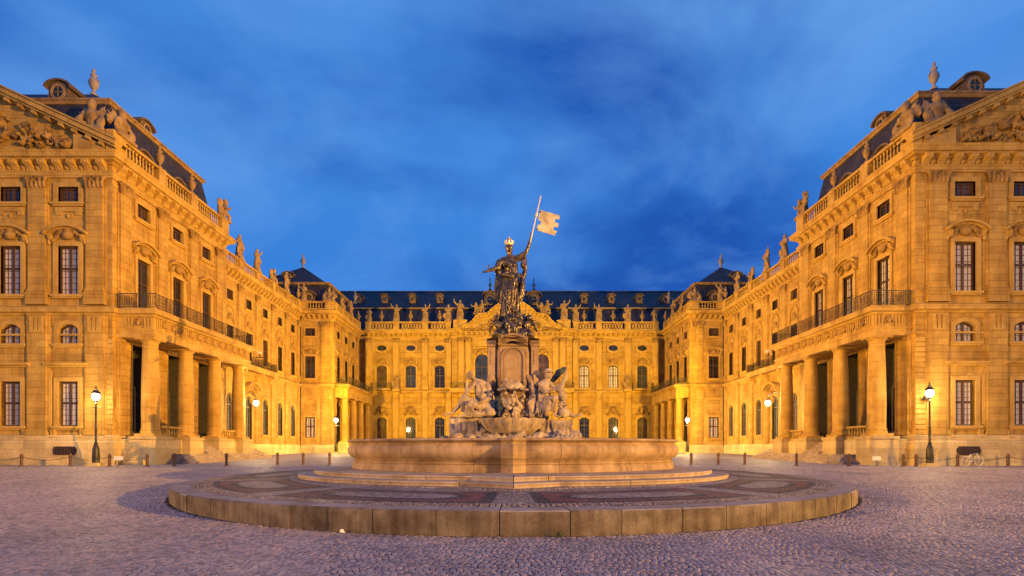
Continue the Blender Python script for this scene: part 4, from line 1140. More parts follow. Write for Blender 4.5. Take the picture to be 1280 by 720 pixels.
    grp = 'sculptures on the palace roof line'
    ornament('vase', 0, 2.1, (side*31.6, 82.3, 29.2), 0, f'grey vase finial at the peak of the {L} inner pavilion roof', grp, 'greystone')
    ornament('trophy', 0, 2.1, (side*(XS+.6), YF, 22.5), 0, f'carved trophy on the front corner of the {L} inner pavilion', grp)
    ornament('figure', 2, 2.4, (side*29.2, YF, 22.5), 0, f'draped stone figure where the {L} inner pavilion meets the long wing', grp)
    ornament('putti', 0, 1.8, (side*XS, 80, 22.5), -side*PI/2, f'stone cherub pair on the court side of the {L} inner pavilion', grp)
    ornament('figure', 4, 2.3, (side*XS, 84.4, 22.5), -side*PI/2, f'winged stone figure on the court side of the {L} inner pavilion', grp)
    ornament('vase', 0, 1.8, (side*XS, 88.6, 22.5), 0, f'stone vase at the far end of the {L} inner pavilion balustrade', grp, 'weathered')
    ornament('figure', 3, 2.6, (side*25.9, 91.0, 11.1), -side*.6, f'stone figure in the dark recess beside the {L} end of the main front', grp)
    ornament('vase', 0, 2.0, (side*(XS+.4), YE-.9, 25.4), 0, f'small grey vase at the eaves corner of the {L} inner pavilion roof', grp, 'greystone')
    return bld
for side in (-1, 1): inner_pavilion(side)

def main_block():
    YF = 93.0
    bld = thing('palace_main_building', 'golden floodlit main front of the palace with curved centre gable and long blue slate roof', 'palace', T(0, 98, GZ), 'palace buildings round the court')
    F = T(0, YF, 0); C = T(0, YF-.6, 0)
    XB = [12.35, 17.3, 22.25]
    for sd in (-1, 1):
        holes = []
        for x in XB: holes += [(sd*x, 2.2, 1.7, 5.0), (sd*x, 12.2, 1.75, 3.85), (sd*x, 18.45, 1.75, 1.1)]
        wall(bld, F, *srt(sd*10.2, sd*25.0), GZ, 21.9, holes, 'farwall')
        for i, x in enumerate(XB):
            cur = 'curtain' if sd > 0 and i < 2 else 'glass'
            place_window(bld, F, sd*x, 2.2, 1.7, 5.0, .45, 'glass', 4, 7, (.72,), 'frame', (.22, .08, .28))
            place_window(bld, F, sd*x, 12.2, 1.75, 3.85, .3, cur, 4, 6, (.55,), 'frame', (.22, .1, .28), hood=('swan', .55, .8, 1.35, 51+i % 2, .35))
            obj('oval_window', kit('ovp', lambda: MB().prism([(.85*math.cos(2*PI*k/18), .53*math.sin(2*PI*k/18)) for k in range(18)], .2, .24).mesh('oval_window', 'slotglass')), bld, F @ T(sd*x, 0, 19.0))
            ow = bpy.data.objects[max((o.name for o in bld.children if o.name.startswith('oval_window')), key=lambda n: (len(n), n))]
            obj('casing', kit('ovc', lambda: oval_mesh(1.62, 1.0, .32, 'trim')), ow, F @ T(sd*x, 0, 19.0))
            obj('window_frame', kit('ovf', lambda: MB().box(-.04, .04, .13, .19, -.5, .5).box(-.35, -.31, .14, .19, -.46, .46).box(.31, .35, .14, .19, -.46, .46).mesh('window_frame', 'frame')), ow, F @ T(sd*x, 0, 19.0))
            obj('carved_relief', scm(('rel', 61+i % 2, 1), lambda: relief_mb(2.3, 1.7, 61+i % 2, 18, .3), .06, 'carve'), bld, F @ T(sd*x, 0, 8.3))
        for x in (10.75, 14.83, 19.78, 24.5):
            pilaster(bld, F, sd*x, 1.2, 11.1, .9, 'doric', .34, 0, 'trim'); pilaster(bld, F, sd*x, 11.9, 19.9, .85, 'corinth', .34, .7, 'trim')
        # balustrade pierced with interlacing bands
        b0 = 22.0; ps = [(sd*10.9, .9), (sd*14.83, 1.0), (sd*19.78, 1.0), (sd*24.5, 1.0)]
        mb = MB(); a, b = srt(sd*10.4, sd*25.0)
        mb.box(a, b, -.2, .2, b0, b0+.25); mb.box(a-.02, b+.02, -.22, .22, b0+1.3, b0+1.5)
        for p, w in ps: mb.box(max(a-.021, p-w/2), min(b+.021, p+w/2), -.26, .26, b0+.003, b0+1.6)
        r = obj('balustrade', mb, bld, F, 'trim')
        mb = MB(); s = a+.3
        while s < b-.3:
            if not any(abs(s-p) < w/2+.2 for p, w in ps):
                for dxx, z1, z2 in ((0, .25, 1.3), (0, 1.3, .25)): mb.tube((s-.22, 0, b0+z1), (s+.22, 0, b0+z2), .075, .075, 5)
                mb.path([(s+.14*math.cos(t*PI/3), 0, b0+.78+.3*math.sin(t*PI/3)) for t in range(7)], .06, 4)
            s += .5
        obj('fretwork', mb, r, F, 'trim', kind='stuff')
        # iron balconies beside the centre and at the ends
        railing(bld, F, [(sd*8.6, -.2), (sd*8.6, -1.1), (sd*10.6, -1.1)] if False else [(sd*20.6, -.05), (sd*20.6, -.9), (sd*24.0, -.9), (sd*24.0, -.05)], 12.0, .95, dens=.3)
        mb = MB(); q = srt(sd*20.5, sd*24.1); obj('balcony_floor', mb.box(q[0], q[1], -1.0, -.2, 11.75, 11.98), bld, F, 'trim')
    # centre projection
    xs = [-5.1, 0, 5.1]
    holes = []
    for x in xs: holes += [(x, 2.2, 2.3, 6.2), (x, 12.2, 2.3, 5.7)]
    wall(bld, C, -10.2, 10.2, GZ, 21.9, holes, 'farwall')
    for k in (-1, 1): obj('wall', MB().box(*srt(k*10.2, k*9.9), .01, .7, GZ, 21.9), bld, C, 'wall')
    for x in xs:
        place_window(bld, C, x, 2.2, 2.3, 6.2, 1.0, 'glass', 4, 8, (.7,), 'frame', (.25, .1, .28))
        place_window(bld, C, x, 12.2, 2.3, 5.7, 1.15, 'glass', 4, 8, (.62,), 'frame', (.28, .12, .28), hood=('seg', .35, .7, 1.6, 71, .4))
        # drawn pale blinds behind the side thirds of the arched windows
    for x in (-8.6, -7.4, -2.6, 2.6, 7.4, 8.6):
        pilaster(bld, C, x, 11.9, 19.9, .8, 'corinth', .3, .7, 'trim')
    for x in (-8.6, -7.4, -2.6, 2.6, 7.4, 8.6): pilaster(bld, C, x, 1.2, 11.1, .8, 'doric', .3, 0, 'trim')
    obj('balcony_floor', MB().box(-10.4, 10.4, -1.6, -.45, 11.2, 11.95), bld, C, 'trim')
    railing(bld, C, [(-10.3, -.1), (-10.3, -1.5), (10.3, -1.5), (10.3, -.1)], 11.96, 1.0, dens=.3)
    P = [(-26.6, YF), (-10.2, YF), (-10.2, YF-.6), (10.2, YF-.6), (10.2, YF), (26.6, YF)]
    P1 = [(-26.6, YF), (-10.2, YF), (-10.2, YF-.6), (10.2, YF-.6), (10.2, YF), (26.6, YF)]
    obj('string_course', MB().sweep(P, [(0, 11.15), (.10, 11.2), (.14, 11.35), (.40, 11.4), (.42, 11.65), (.12, 11.86), (0, 11.88)]), bld, None, 'trim')
    obj('architrave', MB().sweep(P, scaled(ARCH, 1, 1, 20.5)), bld, None, 'trim')
    obj('plinth', MB().sweep(P, [(.22, GZ), (.22, 2.0), (.12, 2.1), (0, 2.12)]), bld, None, 'base')
    for sd in (-1, 1):
        q = [(-26.6, YF), (-9.7, YF)] if sd < 0 else [(9.7, YF), (26.6, YF)]
        obj('cornice', MB().sweep(q, scaled(CORN, .9, .75, 21.3)), bld, None, 'trim')
        ss = frange(*srt(sd*10.4, sd*24.9), 17); brackets(bld, F, ss, 20.95, .4, .5, .5)
    ss = frange(-10.0, 10.0, 22); brackets(bld, C, ss, 20.95, .4, .5, .5)
    # curved gable
    half = [(10.9, 21.86), (9.6, 21.95), (8.5, 22.2), (7.4, 22.75), (6.6, 23.35), (6.1, 24.0), (5.6, 24.4), (4.9, 24.5), (4.1, 24.55), (3.7, 25.0), (3.2, 25.45), (2.4, 26.0), (1.5, 26.6), (.8, 26.95), (0, 27.05)]
    top = [(x, z) for x, z in half] + [(-x, z) for x, z in half[::-1][1:]]
    gb = obj('gable', MB().prism([(-10.9, 21.84), (10.9, 21.84)] + top, .0, .8), bld, C, 'wall')
    mb = MB()
    for a, b in zip(top[:-1], top[1:]):
        d = Vector((b[0]-a[0], b[1]-a[1])).normalized(); n = Vector((-d.y, d.x)); n = n if n.y > 0 else -n
        for (u, v, dep) in ((-.35, -.05, -.25), (-.05, .16, -.5), (.16, .26, -.62)):
            p = [(a[0]+n.x*u-d.x*.03, a[1]+n.y*u-d.y*.03), (b[0]+n.x*u+d.x*.03, b[1]+n.y*u+d.y*.03), (b[0]+n.x*v+d.x*.03, b[1]+n.y*v+d.y*.03), (a[0]+n.x*v-d.x*.03, a[1]+n.y*v-d.y*.03)]
            mb.prism(p[::-1], dep, .9)
    obj('gable_moulding', mb, gb, C, 'trim')
    def grel():
        rnd = random.Random(5); q = MB()
        for i in range(260):
            x = rnd.uniform(-8.5, 8.5); zt = 1.0 + 4.2*math.exp(-(x/4)**2); z = rnd.uniform(.5, max(.6, zt-.6))
            ell(q, (x, -.05, z), (rnd.uniform(.08, .3), rnd.uniform(.15, .4), rnd.uniform(.06, .2)), (0, rnd.uniform(-1.5, 1.5), 0))
        ell(q, (0, -.1, 2.7), (1.1, .35, 1.4)); return q
    obj('gable_relief', scm('grel', grel, .07, 'carve', .03), gb, C @ T(0, 0, 21.5))
    # roof
    mb = MB(); vs = []
    for x in (-38, 38): vs += [(x, 94.2, 21.9), (x, 97.3, 26.9), (x, 106, 32.35), (x, 114.7, 26.9), (x, 118, 21.9)]
    mb.add(vs, [(i, i+5, i+6, i+1) for i in range(4)])
    rf = obj('roof', mb, bld, None, 'slate')
    obj('roof_lip', MB().box(-37.9, 37.9, 96.95, 97.35, 26.75, 27.0), rf, None, 'weathered')
    obj('ridge_cap', MB().box(-37.9, 37.9, 105.85, 106.15, 32.3, 32.5), rf, None, 'slate')
    for x in (13.25, 18.3, 23.4, 28.2):
        for sd in (-1, 1): dormer(rf, T(sd*x, 100.0, 28.5), 1.2, 1.8)
    for sd in (-1, 1):
        dormer(rf, T(sd*4.0, 99.0, 27.6), 2.1, 3.0)
        f = MB(); f.lathe([(.35, 0), (.3, .3), (.1, .5), (.16, .8), (.32, 1.05), (.16, 1.3), (.07, 1.7), (.12, 2.0), (.03, 2.6)], (sd*4.0, 99.4), 8, z0=30.6); obj('finial', f, rf, None, 'iron', True)
    for x in [i*1.25-28 for i in range(46)]:
        if abs(abs(x)-4.0) < 1.5: continue
    grp = 'sculptures on the palace roof line'
    for sd in (-1, 1):
        L = shortlabel(sd)
        for x, w in zip(XB, ('inner', 'middle', 'outer')):
            ornament('vase', 0, 2.0, (sd*x, YF, 23.5), 0, f'carved vase over the {w} bay of the main front, {L} of the fountain statue', grp, 'weathered')
        for k, (x, w) in enumerate(((10.9, 'first'), (14.83, 'second'), (19.78, 'third'), (24.4, 'fourth'))):
            ornament('figure', (k+ (1 if sd > 0 else 0)) % 5, 2.9 if k < 3 else 2.2, (sd*x, YF, 23.6), 0, f'stone figure on the main balustrade, {w} pier {L} of the centre gable', grp)
        obj('gable_pedestal', MB().box(*srt(sd*7.6, sd*10.0), .05, .95, 22.3, 23.75), gb, C, 'trim')
        ornament('figure', 2 if sd < 0 else 1, 3.4, (sd*8.9, YF-.1, 23.8), 0, f'large seated looking stone figure at the {L} foot of the curved gable', grp)
        ornament('putti', 0, 2.5, (sd*5.6, YF-.1, 24.85), 0, f'stone cherub group on the {L} shoulder of the curved gable', grp)
        ornament('figure', 3 if sd < 0 else 0, 2.5, (sd*19.6, YF-.75, 11.95), 0, f'small stone figure on the string course of the main front, far {L}', grp)
    obj('figure_ledge', MB().box(-20.2, -19.0, -1.2, -.2, 11.5, 11.94).box(19.0, 20.2, -1.2, -.2, 11.5, 11.94), bld, F, 'trim')
    return bld
main_block()

# ------------------------------------------------------------------ fountain terrace
def ztop(x, y):
    r = math.hypot(x-CX, y-CY)
    return .51 + .0055*y + .07*max(0, min(1, (RD-r)/5.0))
ter = thing('fountain_terrace', 'broad round stone terrace with inlaid red and grey paving round the fountain', 'terrace', T(CX, CY, .2))
def polar_sheet(mb, r0, r1, a0, a1, dz, na=None, nr=2):
    na = na or max(2, int((a1-a0)/R(3)))
    k = len(mb.v)
    for j in range(nr+1):
        for i in range(na+1):
            r = r0 + (r1-r0)*j/nr; a = a0 + (a1-a0)*i/na
            x = CX + r*math.sin(a); y = CY - r*math.cos(a)
            mb.v.append((x, y, ztop(x, y)+dz))
    for j in range(nr):
        for i in range(na): mb.f.append((k+j*(na+1)+i, k+(j+1)*(na+1)+i, k+(j+1)*(na+1)+i+1, k+j*(na+1)+i+1))
mb = MB(); polar_sheet(mb, 3.0, 12.98, 0, 2*PI, 0, 120, 8)
obj('paving_base', mb, ter, None, 'pave')
# kerb blocks: each its own stone, unequal lengths, joints open by a finger
def ang_of(px):
    t = (px-640)/680.0
    A = 1+t*t; Bq = -2*CY; Cq = CY*CY-RD*RD
    disc = Bq*Bq-4*A*Cq
    y = (-Bq-math.sqrt(max(0, disc)))/(2*A); x = t*y
    return math.atan2(x-CX, CY-y)
joints = [ang_of(p) for p in (232, 262, 311, 362, 410, 466, 545, 624.6, 713, 777, 853, 907, 957, 990, 1018, 1044, 1062)]
a = joints[-1]; rnd = random.Random(4)
while a < joints[0] + 2*PI - .17:
    a += rnd.uniform(.13, .19); joints.append(min(a, joints[0]+2*PI-.06))
joints.append(joints[0]+2*PI)
for a0, a1 in zip(joints[:-1], joints[1:]):
    g = .0007; n = max(2, int((a1-a0)/R(1.6))); mb = MB(); a0 += g; a1 -= g
    jr = rnd.uniform(-.012, .012); jz = rnd.uniform(-.004, .006)
    prof = [(RD+jr, None), (RD+.015+jr, -.10), (RD+jr, -.03), (RD-.03+jr, jz), (12.96, jz), (12.96, -.35)]
    k = len(prof)
    for i in range(n+1):
        t = a0 + (a1-a0)*i/n
        for r, dz in prof:
            x = CX+r*math.sin(t); y = CY-r*math.cos(t)
            z = zg(y)-.25 if dz is None else ztop(x, y)+dz
            mb.v.append((x, y, z))
    for i in range(n):
        for q in range(k-1): mb.f.append((i*k+q, (i+1)*k+q, (i+1)*k+q+1, i*k+q+1))
    mb.f += [tuple(range(k)), tuple(range(n*k+k-1, n*k-1, -1))]
    for v_ in range(len(mb.v)):   # worn, slightly chipped arrises
        x_, y_, z_ = mb.v[v_]; q_ = noise.noise(Vector((x_*2.1, y_*2.1, z_*3)))*.022; mb.v[v_] = (x_+q_*(x_-CX)/RD, y_+q_*(y_-CY)/RD, z_+q_*.35)
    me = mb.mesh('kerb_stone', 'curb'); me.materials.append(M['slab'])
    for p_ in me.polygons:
        if abs(p_.normal.z) > .7: p_.material_index = 1  # upward faces take the paler slab tone
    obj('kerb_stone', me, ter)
# inlay: ten radial fields, each a red field with dark outline and a pale cartouche
def frame_sheet(r0, r1, a0, a1, dz, rounded, m, name, ins=0):
    mb = MB(); na = 14; cols = []
    am = (a0+a1)/2; hw = (a1-a0)/2
    for i in range(na+1):
        u = -1 + 2*i/na
        e = (1-abs(u)**rounded)**(1/2.2) if rounded else 1
        rm = (r0+r1)/2; hr = (r1-r0)/2*max(e, .001)
        cols.append((am+u*hw, rm-hr, rm+hr))
    for t, q0, q1 in cols:
        for r in (q0, q1):
            x = CX+r*math.sin(t); y = CY-r*math.cos(t); mb.v.append((x, y, ztop(x, y)+dz))
    for i in range(na): mb.f.append((2*i, 2*i+1, 2*i+3, 2*i+2))
    return obj(name, mb, ter, None, m)
for k in range(10):
    a0 = 2*PI*k/10; a1 = a0+2*PI/10
    frame_sheet(9.6, 12.3, a0+.045, a1-.045, .004, 0, 'navy', 'dark_inlay')
    frame_sheet(9.8, 12.1, a0+.075, a1-.075, .008, 0, 'red', 'red_inlay')
    frame_sheet(10.1, 11.8, a0+.11, a1-.11, .012, 4, 'navy', 'dark_inlay')
    frame_sheet(10.35, 11.55, a0+.135, a1-.135, .016, 4, 'pave', 'pale_cartouche')
# radial slab joints and a ring of small setts between inlay and kerb
def ring_setts():
    mb = MB(); rr = random.Random(9)
    for r in (12.42, 12.54, 12.66, 12.78, 12.90):
        n = int(2*PI*r/.13)
        for i in range(n):
            a = 2*PI*(i+rr.random()*.25)/n; h = PI/n*.86
            if abs(((a+PI) % (2*PI))-PI) > 1.75: continue
            q = []
            for ra, aa in ((r-.052, a-h), (r-.052, a+h), (r+.052, a+h), (r+.052, a-h)):
                x = CX+ra*math.sin(aa); y = CY-ra*math.cos(aa); q.append((x, y, ztop(x, y)+.001))
            c = Vector((sum(p[0] for p in q)/4, sum(p[1] for p in q)/4, 0)); dz = .012+rr.random()*.008
            top = [(c.x+(p[0]-c.x)*.72, c.y+(p[1]-c.y)*.72, p[2]+dz) for p in q]
            mb.add(q+top, [(4, 7, 6, 5), (0, 4, 5, 1), (1, 5, 6, 2), (2, 6, 7, 3), (3, 7, 4, 0)])
    return mb
obj('border_setts', ring_setts(), ter, None, 'pave', kind='stuff')
mb = MB(); polar_sheet(mb, 12.36, 12.97, 0, 2*PI, .003, 120, 1); obj('border_joint_bed', mb, ter, None, 'joint')

# ---- steps and basin: long oval plan with a pointed prow on each axis
def oval(a, b, prow=0.0, n=96, pw=.09):
    """oval about the fountain centre, clockwise from above; prow = how far the axis points stick out"""
    pts = []
    for i in range(n):
        t = -2*PI*i/n - PI/2
        x = a*math.cos(t); y = b*math.sin(t)
        dlt = abs(((t+PI/2+PI) % (2*PI))-PI)      # angle from front axis
        dl2 = abs(((t-PI/2+PI) % (2*PI))-PI)
        for dd, sg in ((dlt, -1), (dl2, 1)):
            if prow and dd < pw*2.2: y += sg*prow*max(0, 1-dd/(pw*2.2))
        pts.append((CX+x, CY+y))
    return pts
foun = thing('fountain', 'large oval stone fountain basin with tall central pedestal in the middle of the square', 'fountain', T(CX, CY, .6))
def oval_solid(name, rings, prow, parent, m, n=96, smooth=True, cap_top=True, pw=.09):
    """rings: list of (a, b, z)"""
    mb = MB()
    for a_, b_, z in rings:
        mb.v += [(x, y, z) for x, y in oval(a_, b_, prow, n, pw)]
    k = len(rings)
    for j in range(k-1):
        for i in range(n): mb.f.append((j*n+i, (j+1)*n+i, (j+1)*n+(i+1) % n, j*n+(i+1) % n))
    if cap_top: mb.f.append(tuple((k-1)*n+i for i in range(n)))
    return obj(name, mb, parent, None, m, smooth)
def step_blocks(a, b, z0, z1, prow, tread, slope, count, seed):
    """a step ring of separate blocks"""
    outer = oval(a, b, prow, 240, .07); inner = oval(a-tread, b-tread, prow*.8, 240, .07)
    rr = random.Random(seed); cuts = [0]
    while cuts[-1] < 232: cuts.append(cuts[-1] + rr.randint(240//count-3, 240//count+3))
    cuts = [c for c in cuts if c < 236]+[240]
    for c0, c1 in zip(cuts[:-1], cuts[1:]):
        mb = MB(); jz = rr.uniform(-.006, .006)
        idx = list(range(c0, c1+1)); k = 5
        for ii, i in enumerate(idx):
            o = Vector(outer[i % 240]); q = Vector(inner[i % 240])
            if ii == 0: o = o.lerp(Vector(outer[(i+1) % 240]), .05); q = q.lerp(Vector(inner[(i+1) % 240]), .05)
            if ii == len(idx)-1: o = o.lerp(Vector(outer[(i-1) % 240]), .05); q = q.lerp(Vector(inner[(i-1) % 240]), .05)
            d = (q-o).normalized()
            for p, z in ((o+d*.03, z0), (o+d*.03, z1-.07), (o, z1-.05+jz), (o+d*.02, z1+jz), (q, z1+slope)): mb.v.append((p.x, p.y, z))
        n_ = len(idx)
        for i in range(n_-1):
            for q in range(k-1): mb.f.append((i*k+q, i*k+q+1, (i+1)*k+q+1, (i+1)*k+q))
        mb.f += [tuple(range(k-1, -1, -1)), tuple(range((n_-1)*k, n_*k))]
        obj('step_stone', mb, foun, None, 'steps')
oval_solid('footing', [(9.95, 8.5, .66), (9.9, 8.45, .705)], .9, foun, 'pave', cap_top=True)
step_blocks(9.55, 8.15, .58, .855, .85, 1.5, .02, 26, 1)
step_blocks(8.9, 7.45, .80, 1.01, .75, 2.4, .10, 22, 2)
prof = [(7.30, 6.22, 1.00), (7.30, 6.22, 1.10), (7.25, 6.17, 1.30), (7.20, 6.12, 1.34), (7.24, 6.16, 1.37), (7.24, 6.16, 1.41), (7.17, 6.09, 1.44), (7.20, 6.12, 1.49), (7.36, 6.28, 1.58), (7.46, 6.38, 1.72), (7.50, 6.42, 1.86), (7.46, 6.38, 1.98), (7.36, 6.28, 2.07), (7.30, 6.22, 2.13), (7.34, 6.26, 2.17), (7.46, 6.38, 2.19), (7.50, 6.42, 2.23), (7.47, 6.39, 2.285), (7.40, 6.32, 2.30), (6.95, 5.87, 2.31), (6.90, 5.82, 1.9)]
# the basin wall is built of long curved stones with visible joints
def basin_blocks():
    N = 192; rings = [oval(a_, b_, 0, N) for a_, b_, z in prof]
    cuts = [0, 12, 25, 38, 50, 63, 76, 88, 101, 113, 125, 139, 152, 166, 179, 192]
    off = 6
    for c0, c1 in zip(cuts[:-1], cuts[1:]):
        mb = MB(); idx = list(range(c0, c1+1)); k = len(prof)
        for ii, i in enumerate(idx):
            for r, (a_, b_, z) in zip(rings, prof):
                p = Vector(r[(i+off) % N])
                if ii == 0: p = p.lerp(Vector(r[(i+off+1) % N]), .03)
                if ii == len(idx)-1: p = p.lerp(Vector(r[(i+off-1) % N]), .03)
                mb.v.append((p.x, p.y, z))
        n_ = len(idx)
        for i in range(n_-1):
            for q in range(k-1): mb.f.append((i*k+q, i*k+q+1, (i+1)*k+q+1, (i+1)*k+q))
        mb.f += [tuple(range(k-1, -1, -1)), tuple(range((n_-1)*k, n_*k))]
        obj('basin_stone', mb, foun, None, 'fount', True)
basin_blocks()
# pointed pier on each axis
for sg, nm in ((-1, 'front'), (1, 'back')):
    mb = MB(); w = .44
    plan = [(-w, 0), (0, .42), (w, 0)]
    for a_, b_, z in prof[:19]:
        pr = (b_-6.1)
        for x, d in [(-w, -.3), (-w, 0), (-.02, .40), (w, 0), (w, -.3)]: mb.v.append((CX+x, CY+sg*(6.12+pr*.9+d+.08), z+.002))
    k = 5
    for j in range(18):
        for i in range(4): mb.f.append((j*k+i, j*k+i+1, (j+1)*k+i+1, (j+1)*k+i) if sg < 0 else (j*k+i+1, j*k+i, (j+1)*k+i, (j+1)*k+i+1))
    mb.f.append(tuple(18*k+i for i in range(5)) if sg < 0 else tuple(18*k+4-i for i in range(5)))
    obj('basin_pier', mb, foun, None, 'fount')
mb = MB()
def water(nt, b):
    b.inputs['Base Color'].default_value = (.02, .03, .035, 1); b.inputs['Roughness'].default_value = .05
    n = nd(nt, 'ShaderNodeTexNoise', i_Scale=2.5, i_Detail=3.0); t = nd(nt, 'ShaderNodeTexCoord'); nt.links.new(t.outputs['Object'], n.inputs['Vector']); setbump(nt, b, n.outputs['Fac'], .03, .3)
M['water'] = mat('dark_fountain_water', water, .05, .5)
mb.v += [(x, y, 2.0) for x, y in oval(6.92, 5.84)]; mb.f.append(tuple(range(96)))
obj('water', mb, foun, None, 'water')

KF = 25.43/680
def fx(px): return (px-640)*KF
def fz(v): return 1.94 + (560-v)*KF
YC = CY
# base mass of rock under the figures
def rocks():
    rr = random.Random(8); q = MB()
    q.box(fx(566), fx(600), YC-1.6, YC+1.2, 1.9, fz(524)); q.box(fx(672), fx(712), YC-1.5, YC+1.2, 1.9, fz(527)); q.box(fx(608), fx(670), YC-.9, YC+1.8, 1.9, fz(512))
    for i in range(60):
        x = rr.uniform(fx(562), fx(716)); ell(q, (x, YC-rr.uniform(2.2, 3.1), rr.uniform(2.0, 2.42)), (rr.uniform(.15, .38), rr.uniform(.15, .3), rr.uniform(.12, .26)), (rr.uniform(-1, 1), rr.uniform(-1, 1), 0))
    for i in range(95):
        x = rr.uniform(fx(556), fx(722)); e = abs(x)/2.7
        h = rr.uniform(2.0, 3.3-.9*e); y = YC+rr.uniform(-2.3, 1.6)*(1-.25*e)
        if y < YC-1.7: h = min(h, 2.45)
        ell(q, (x, y, h), (rr.uniform(.2, .5), rr.uniform(.2, .45), rr.uniform(.15, .4)), (rr.uniform(-1, 1), rr.uniform(-1, 1), 0))
    return q
obj('rock_base', sculpt('rock_base', rocks(), .05, 'figure', .05, 3.0, 1), foun)
# pedestal shaft with volute pilasters, niche panel and curved cornice
zc = fz(434); z0 = fz(500)
mb = MB()
def plan(w, d, c): return [(-w, d-c), (-w+c*.6, d-c*.5), (-w+c, d), (w-c, d), (w-c*.6, d-c*.5), (w, d-c), (w, -d+c), (w-c*.6, -d+c*.5), (w-c, -d), (-w+c, -d), (-w+c*.6, -d+c*.5), (-w, -d+c)]
pl = [(CX+x, YC+y) for x, y in plan(.88, .95, .28)]
shaft = [(.16, 1.9), (.16, z0-.1), (.10, z0+.05), (.02, z0+.2), (0, z0+.3), (0, zc-.35), (.03, zc-.3), (.05, zc-.1), (.10, zc-.05)]
obj('pedestal_shaft', mb.sweep(pl, shaft, closed=True), foun, None, 'fount')
# cornice: breaks forward over the pilasters and arches over the niche
mb = MB(); n = 12
for k in range(n):
    x0 = -.66+1.32*k/n; x1 = -.66+1.32*(k+1)/n
    h0 = .22*math.cos(x0/.66*PI/2); h1 = .22*math.cos(x1/.66*PI/2)
    for o, lo, hi in ((.10, -.12, 0), (.22, 0, .09), (.30, .09, .18)):
        mb.prism([(CX+x0, zc+h0+lo), (CX+x1, zc+h1+lo), (CX+x1, zc+h1+hi), (CX+x0, zc+h0+hi)], YC-.95-o, YC-.3)
obj('arched_cornice', mb, foun, None, 'fount')
plc = [(CX+x, YC+y) for x, y in plan(.90, .97, .26)]
obj('pedestal_cornice', MB().sweep(plc, [(0, zc-.12), (.08, zc-.10), (.12, zc), (.24, zc+.04), (.27, zc+.13), (.20, zc+.17), (0, zc+.2), (-.3, zc+.22)], closed=True), foun, None, 'fount')
for k in (-1, 1):
    mb = MB(); mb.box(CX+k*.98-.17, CX+k*.98+.17, YC-.86, YC+.5, 1.9, zc-.12); mb.box(CX+k*.98-.21, CX+k*.98+.21, YC-.91, YC+.52, zc-.119, zc+.02); mb.box(CX+k*.98-.22, CX+k*.98+.22, YC-.95, YC+.55, zc+.021, zc+.14)
    for zz in range(5): ell(mb, (CX+k*.98, YC-.87, zc-.35-.13*zz), (.05, .04, .06))
    ell(mb, (CX+k*1.0, YC-.8, zc-1.75), (.24, .2, .4)); ell(mb, (CX+k*.98, YC-.88, zc-1.5), (.12, .08, .12))
    obj('volute_pilaster', mb, foun, None, 'fount', False)
inn = [(x, z) for x, z in outline(.92, 1.75, .42, 12)]; out = [(x*1.2, z*1.05-.03) for x, z in inn]
mb = MB(); ring(mb, inn, out, -.07, .0, 0); obj('niche_frame', mb, foun, T(CX, YC-.95, zc-1.98), 'fount')
mb = MB(); mb.prism(outline(.9, 1.73, .41, 12), -.012, .01); obj('niche_panel', mb, foun, T(CX, YC-.95, zc-1.97), 'fount')
# upper cup with figures, then the great shell
def cup():
    q = MB(); vs = []; pf = [(.34, 2.35), (.42, 2.6), (.52, 2.95), (.62, 3.3), (.72, 3.55), (.80, 3.68), (.80, 3.76), (.70, 3.74)]
    n = 40
    for r, z in pf:
        for j in range(n):
            t = 2*PI*j/n; f = 1+.05*math.cos(8*t)
            q.v.append((r*f*math.cos(t)*.70, r*f*math.sin(t)*.60, z))
    for i in range(len(pf)-1):
        for j in range(n): q.f.append((i*n+j, i*n+(j+1) % n, (i+1)*n+(j+1) % n, (i+1)*n+j))
    q.f.append(tuple(range((len(pf)-1)*n, len(pf)*n)))
    return q
def cup_carved():
    q = cup(); rr = random.Random(14)
    for i in range(44):
        t = rr.uniform(-PI*.95, -.05*PI); h = rr.uniform(2.45, 3.6); r = .34+.42*((h-2.35)/1.3)**1.1
        ell(q, (r*.74*math.cos(t), r*.64*math.sin(t), h), (rr.uniform(.05, .12), rr.uniform(.05, .1), rr.uniform(.05, .13)), (rr.uniform(-1, 1), rr.uniform(-1, 1), 0))
    for j in range(14):
        t = 2*PI*j/14; ell(q, (.60*math.cos(t), .50*math.sin(t), 3.70+.03*math.sin(3*t)), (.11, .11, .06))
    return q
obj('upper_cup', sculpt('cup', cup_carved(), .025, 'figure', .015, 7, 1), foun, T(CX-.02, YC-1.35, fz(491)-3.70))
def relmask():
    q = MB(); ell(q, (0, 0, 0), (.26, .2, .3)); ell(q, (0, -.18, .02), (.07, .08, .13))
    for k in (-1, 1): ell(q, (k*.12, -.15, .1), (.08, .06, .05)); ell(q, (k*.28, 0, .05), (.1, .1, .25)); ell(q, (k*.2, -.05, .3), (.14, .1, .1)); cap(q, (k*.25, -.05, -.1), (k*.45, -.05, -.35), .06, .04)
    ell(q, (0, -.15, -.15), (.1, .06, .05)); ell(q, (0, -.05, -.38), (.14, .1, .16)); return q
obj('mask_relief', sculpt('mask', relmask(), .025, 'figure', .02, 6), foun, T(CX, YC-1.68, fz(504)) @ Matrix.Scale(.55, 4))
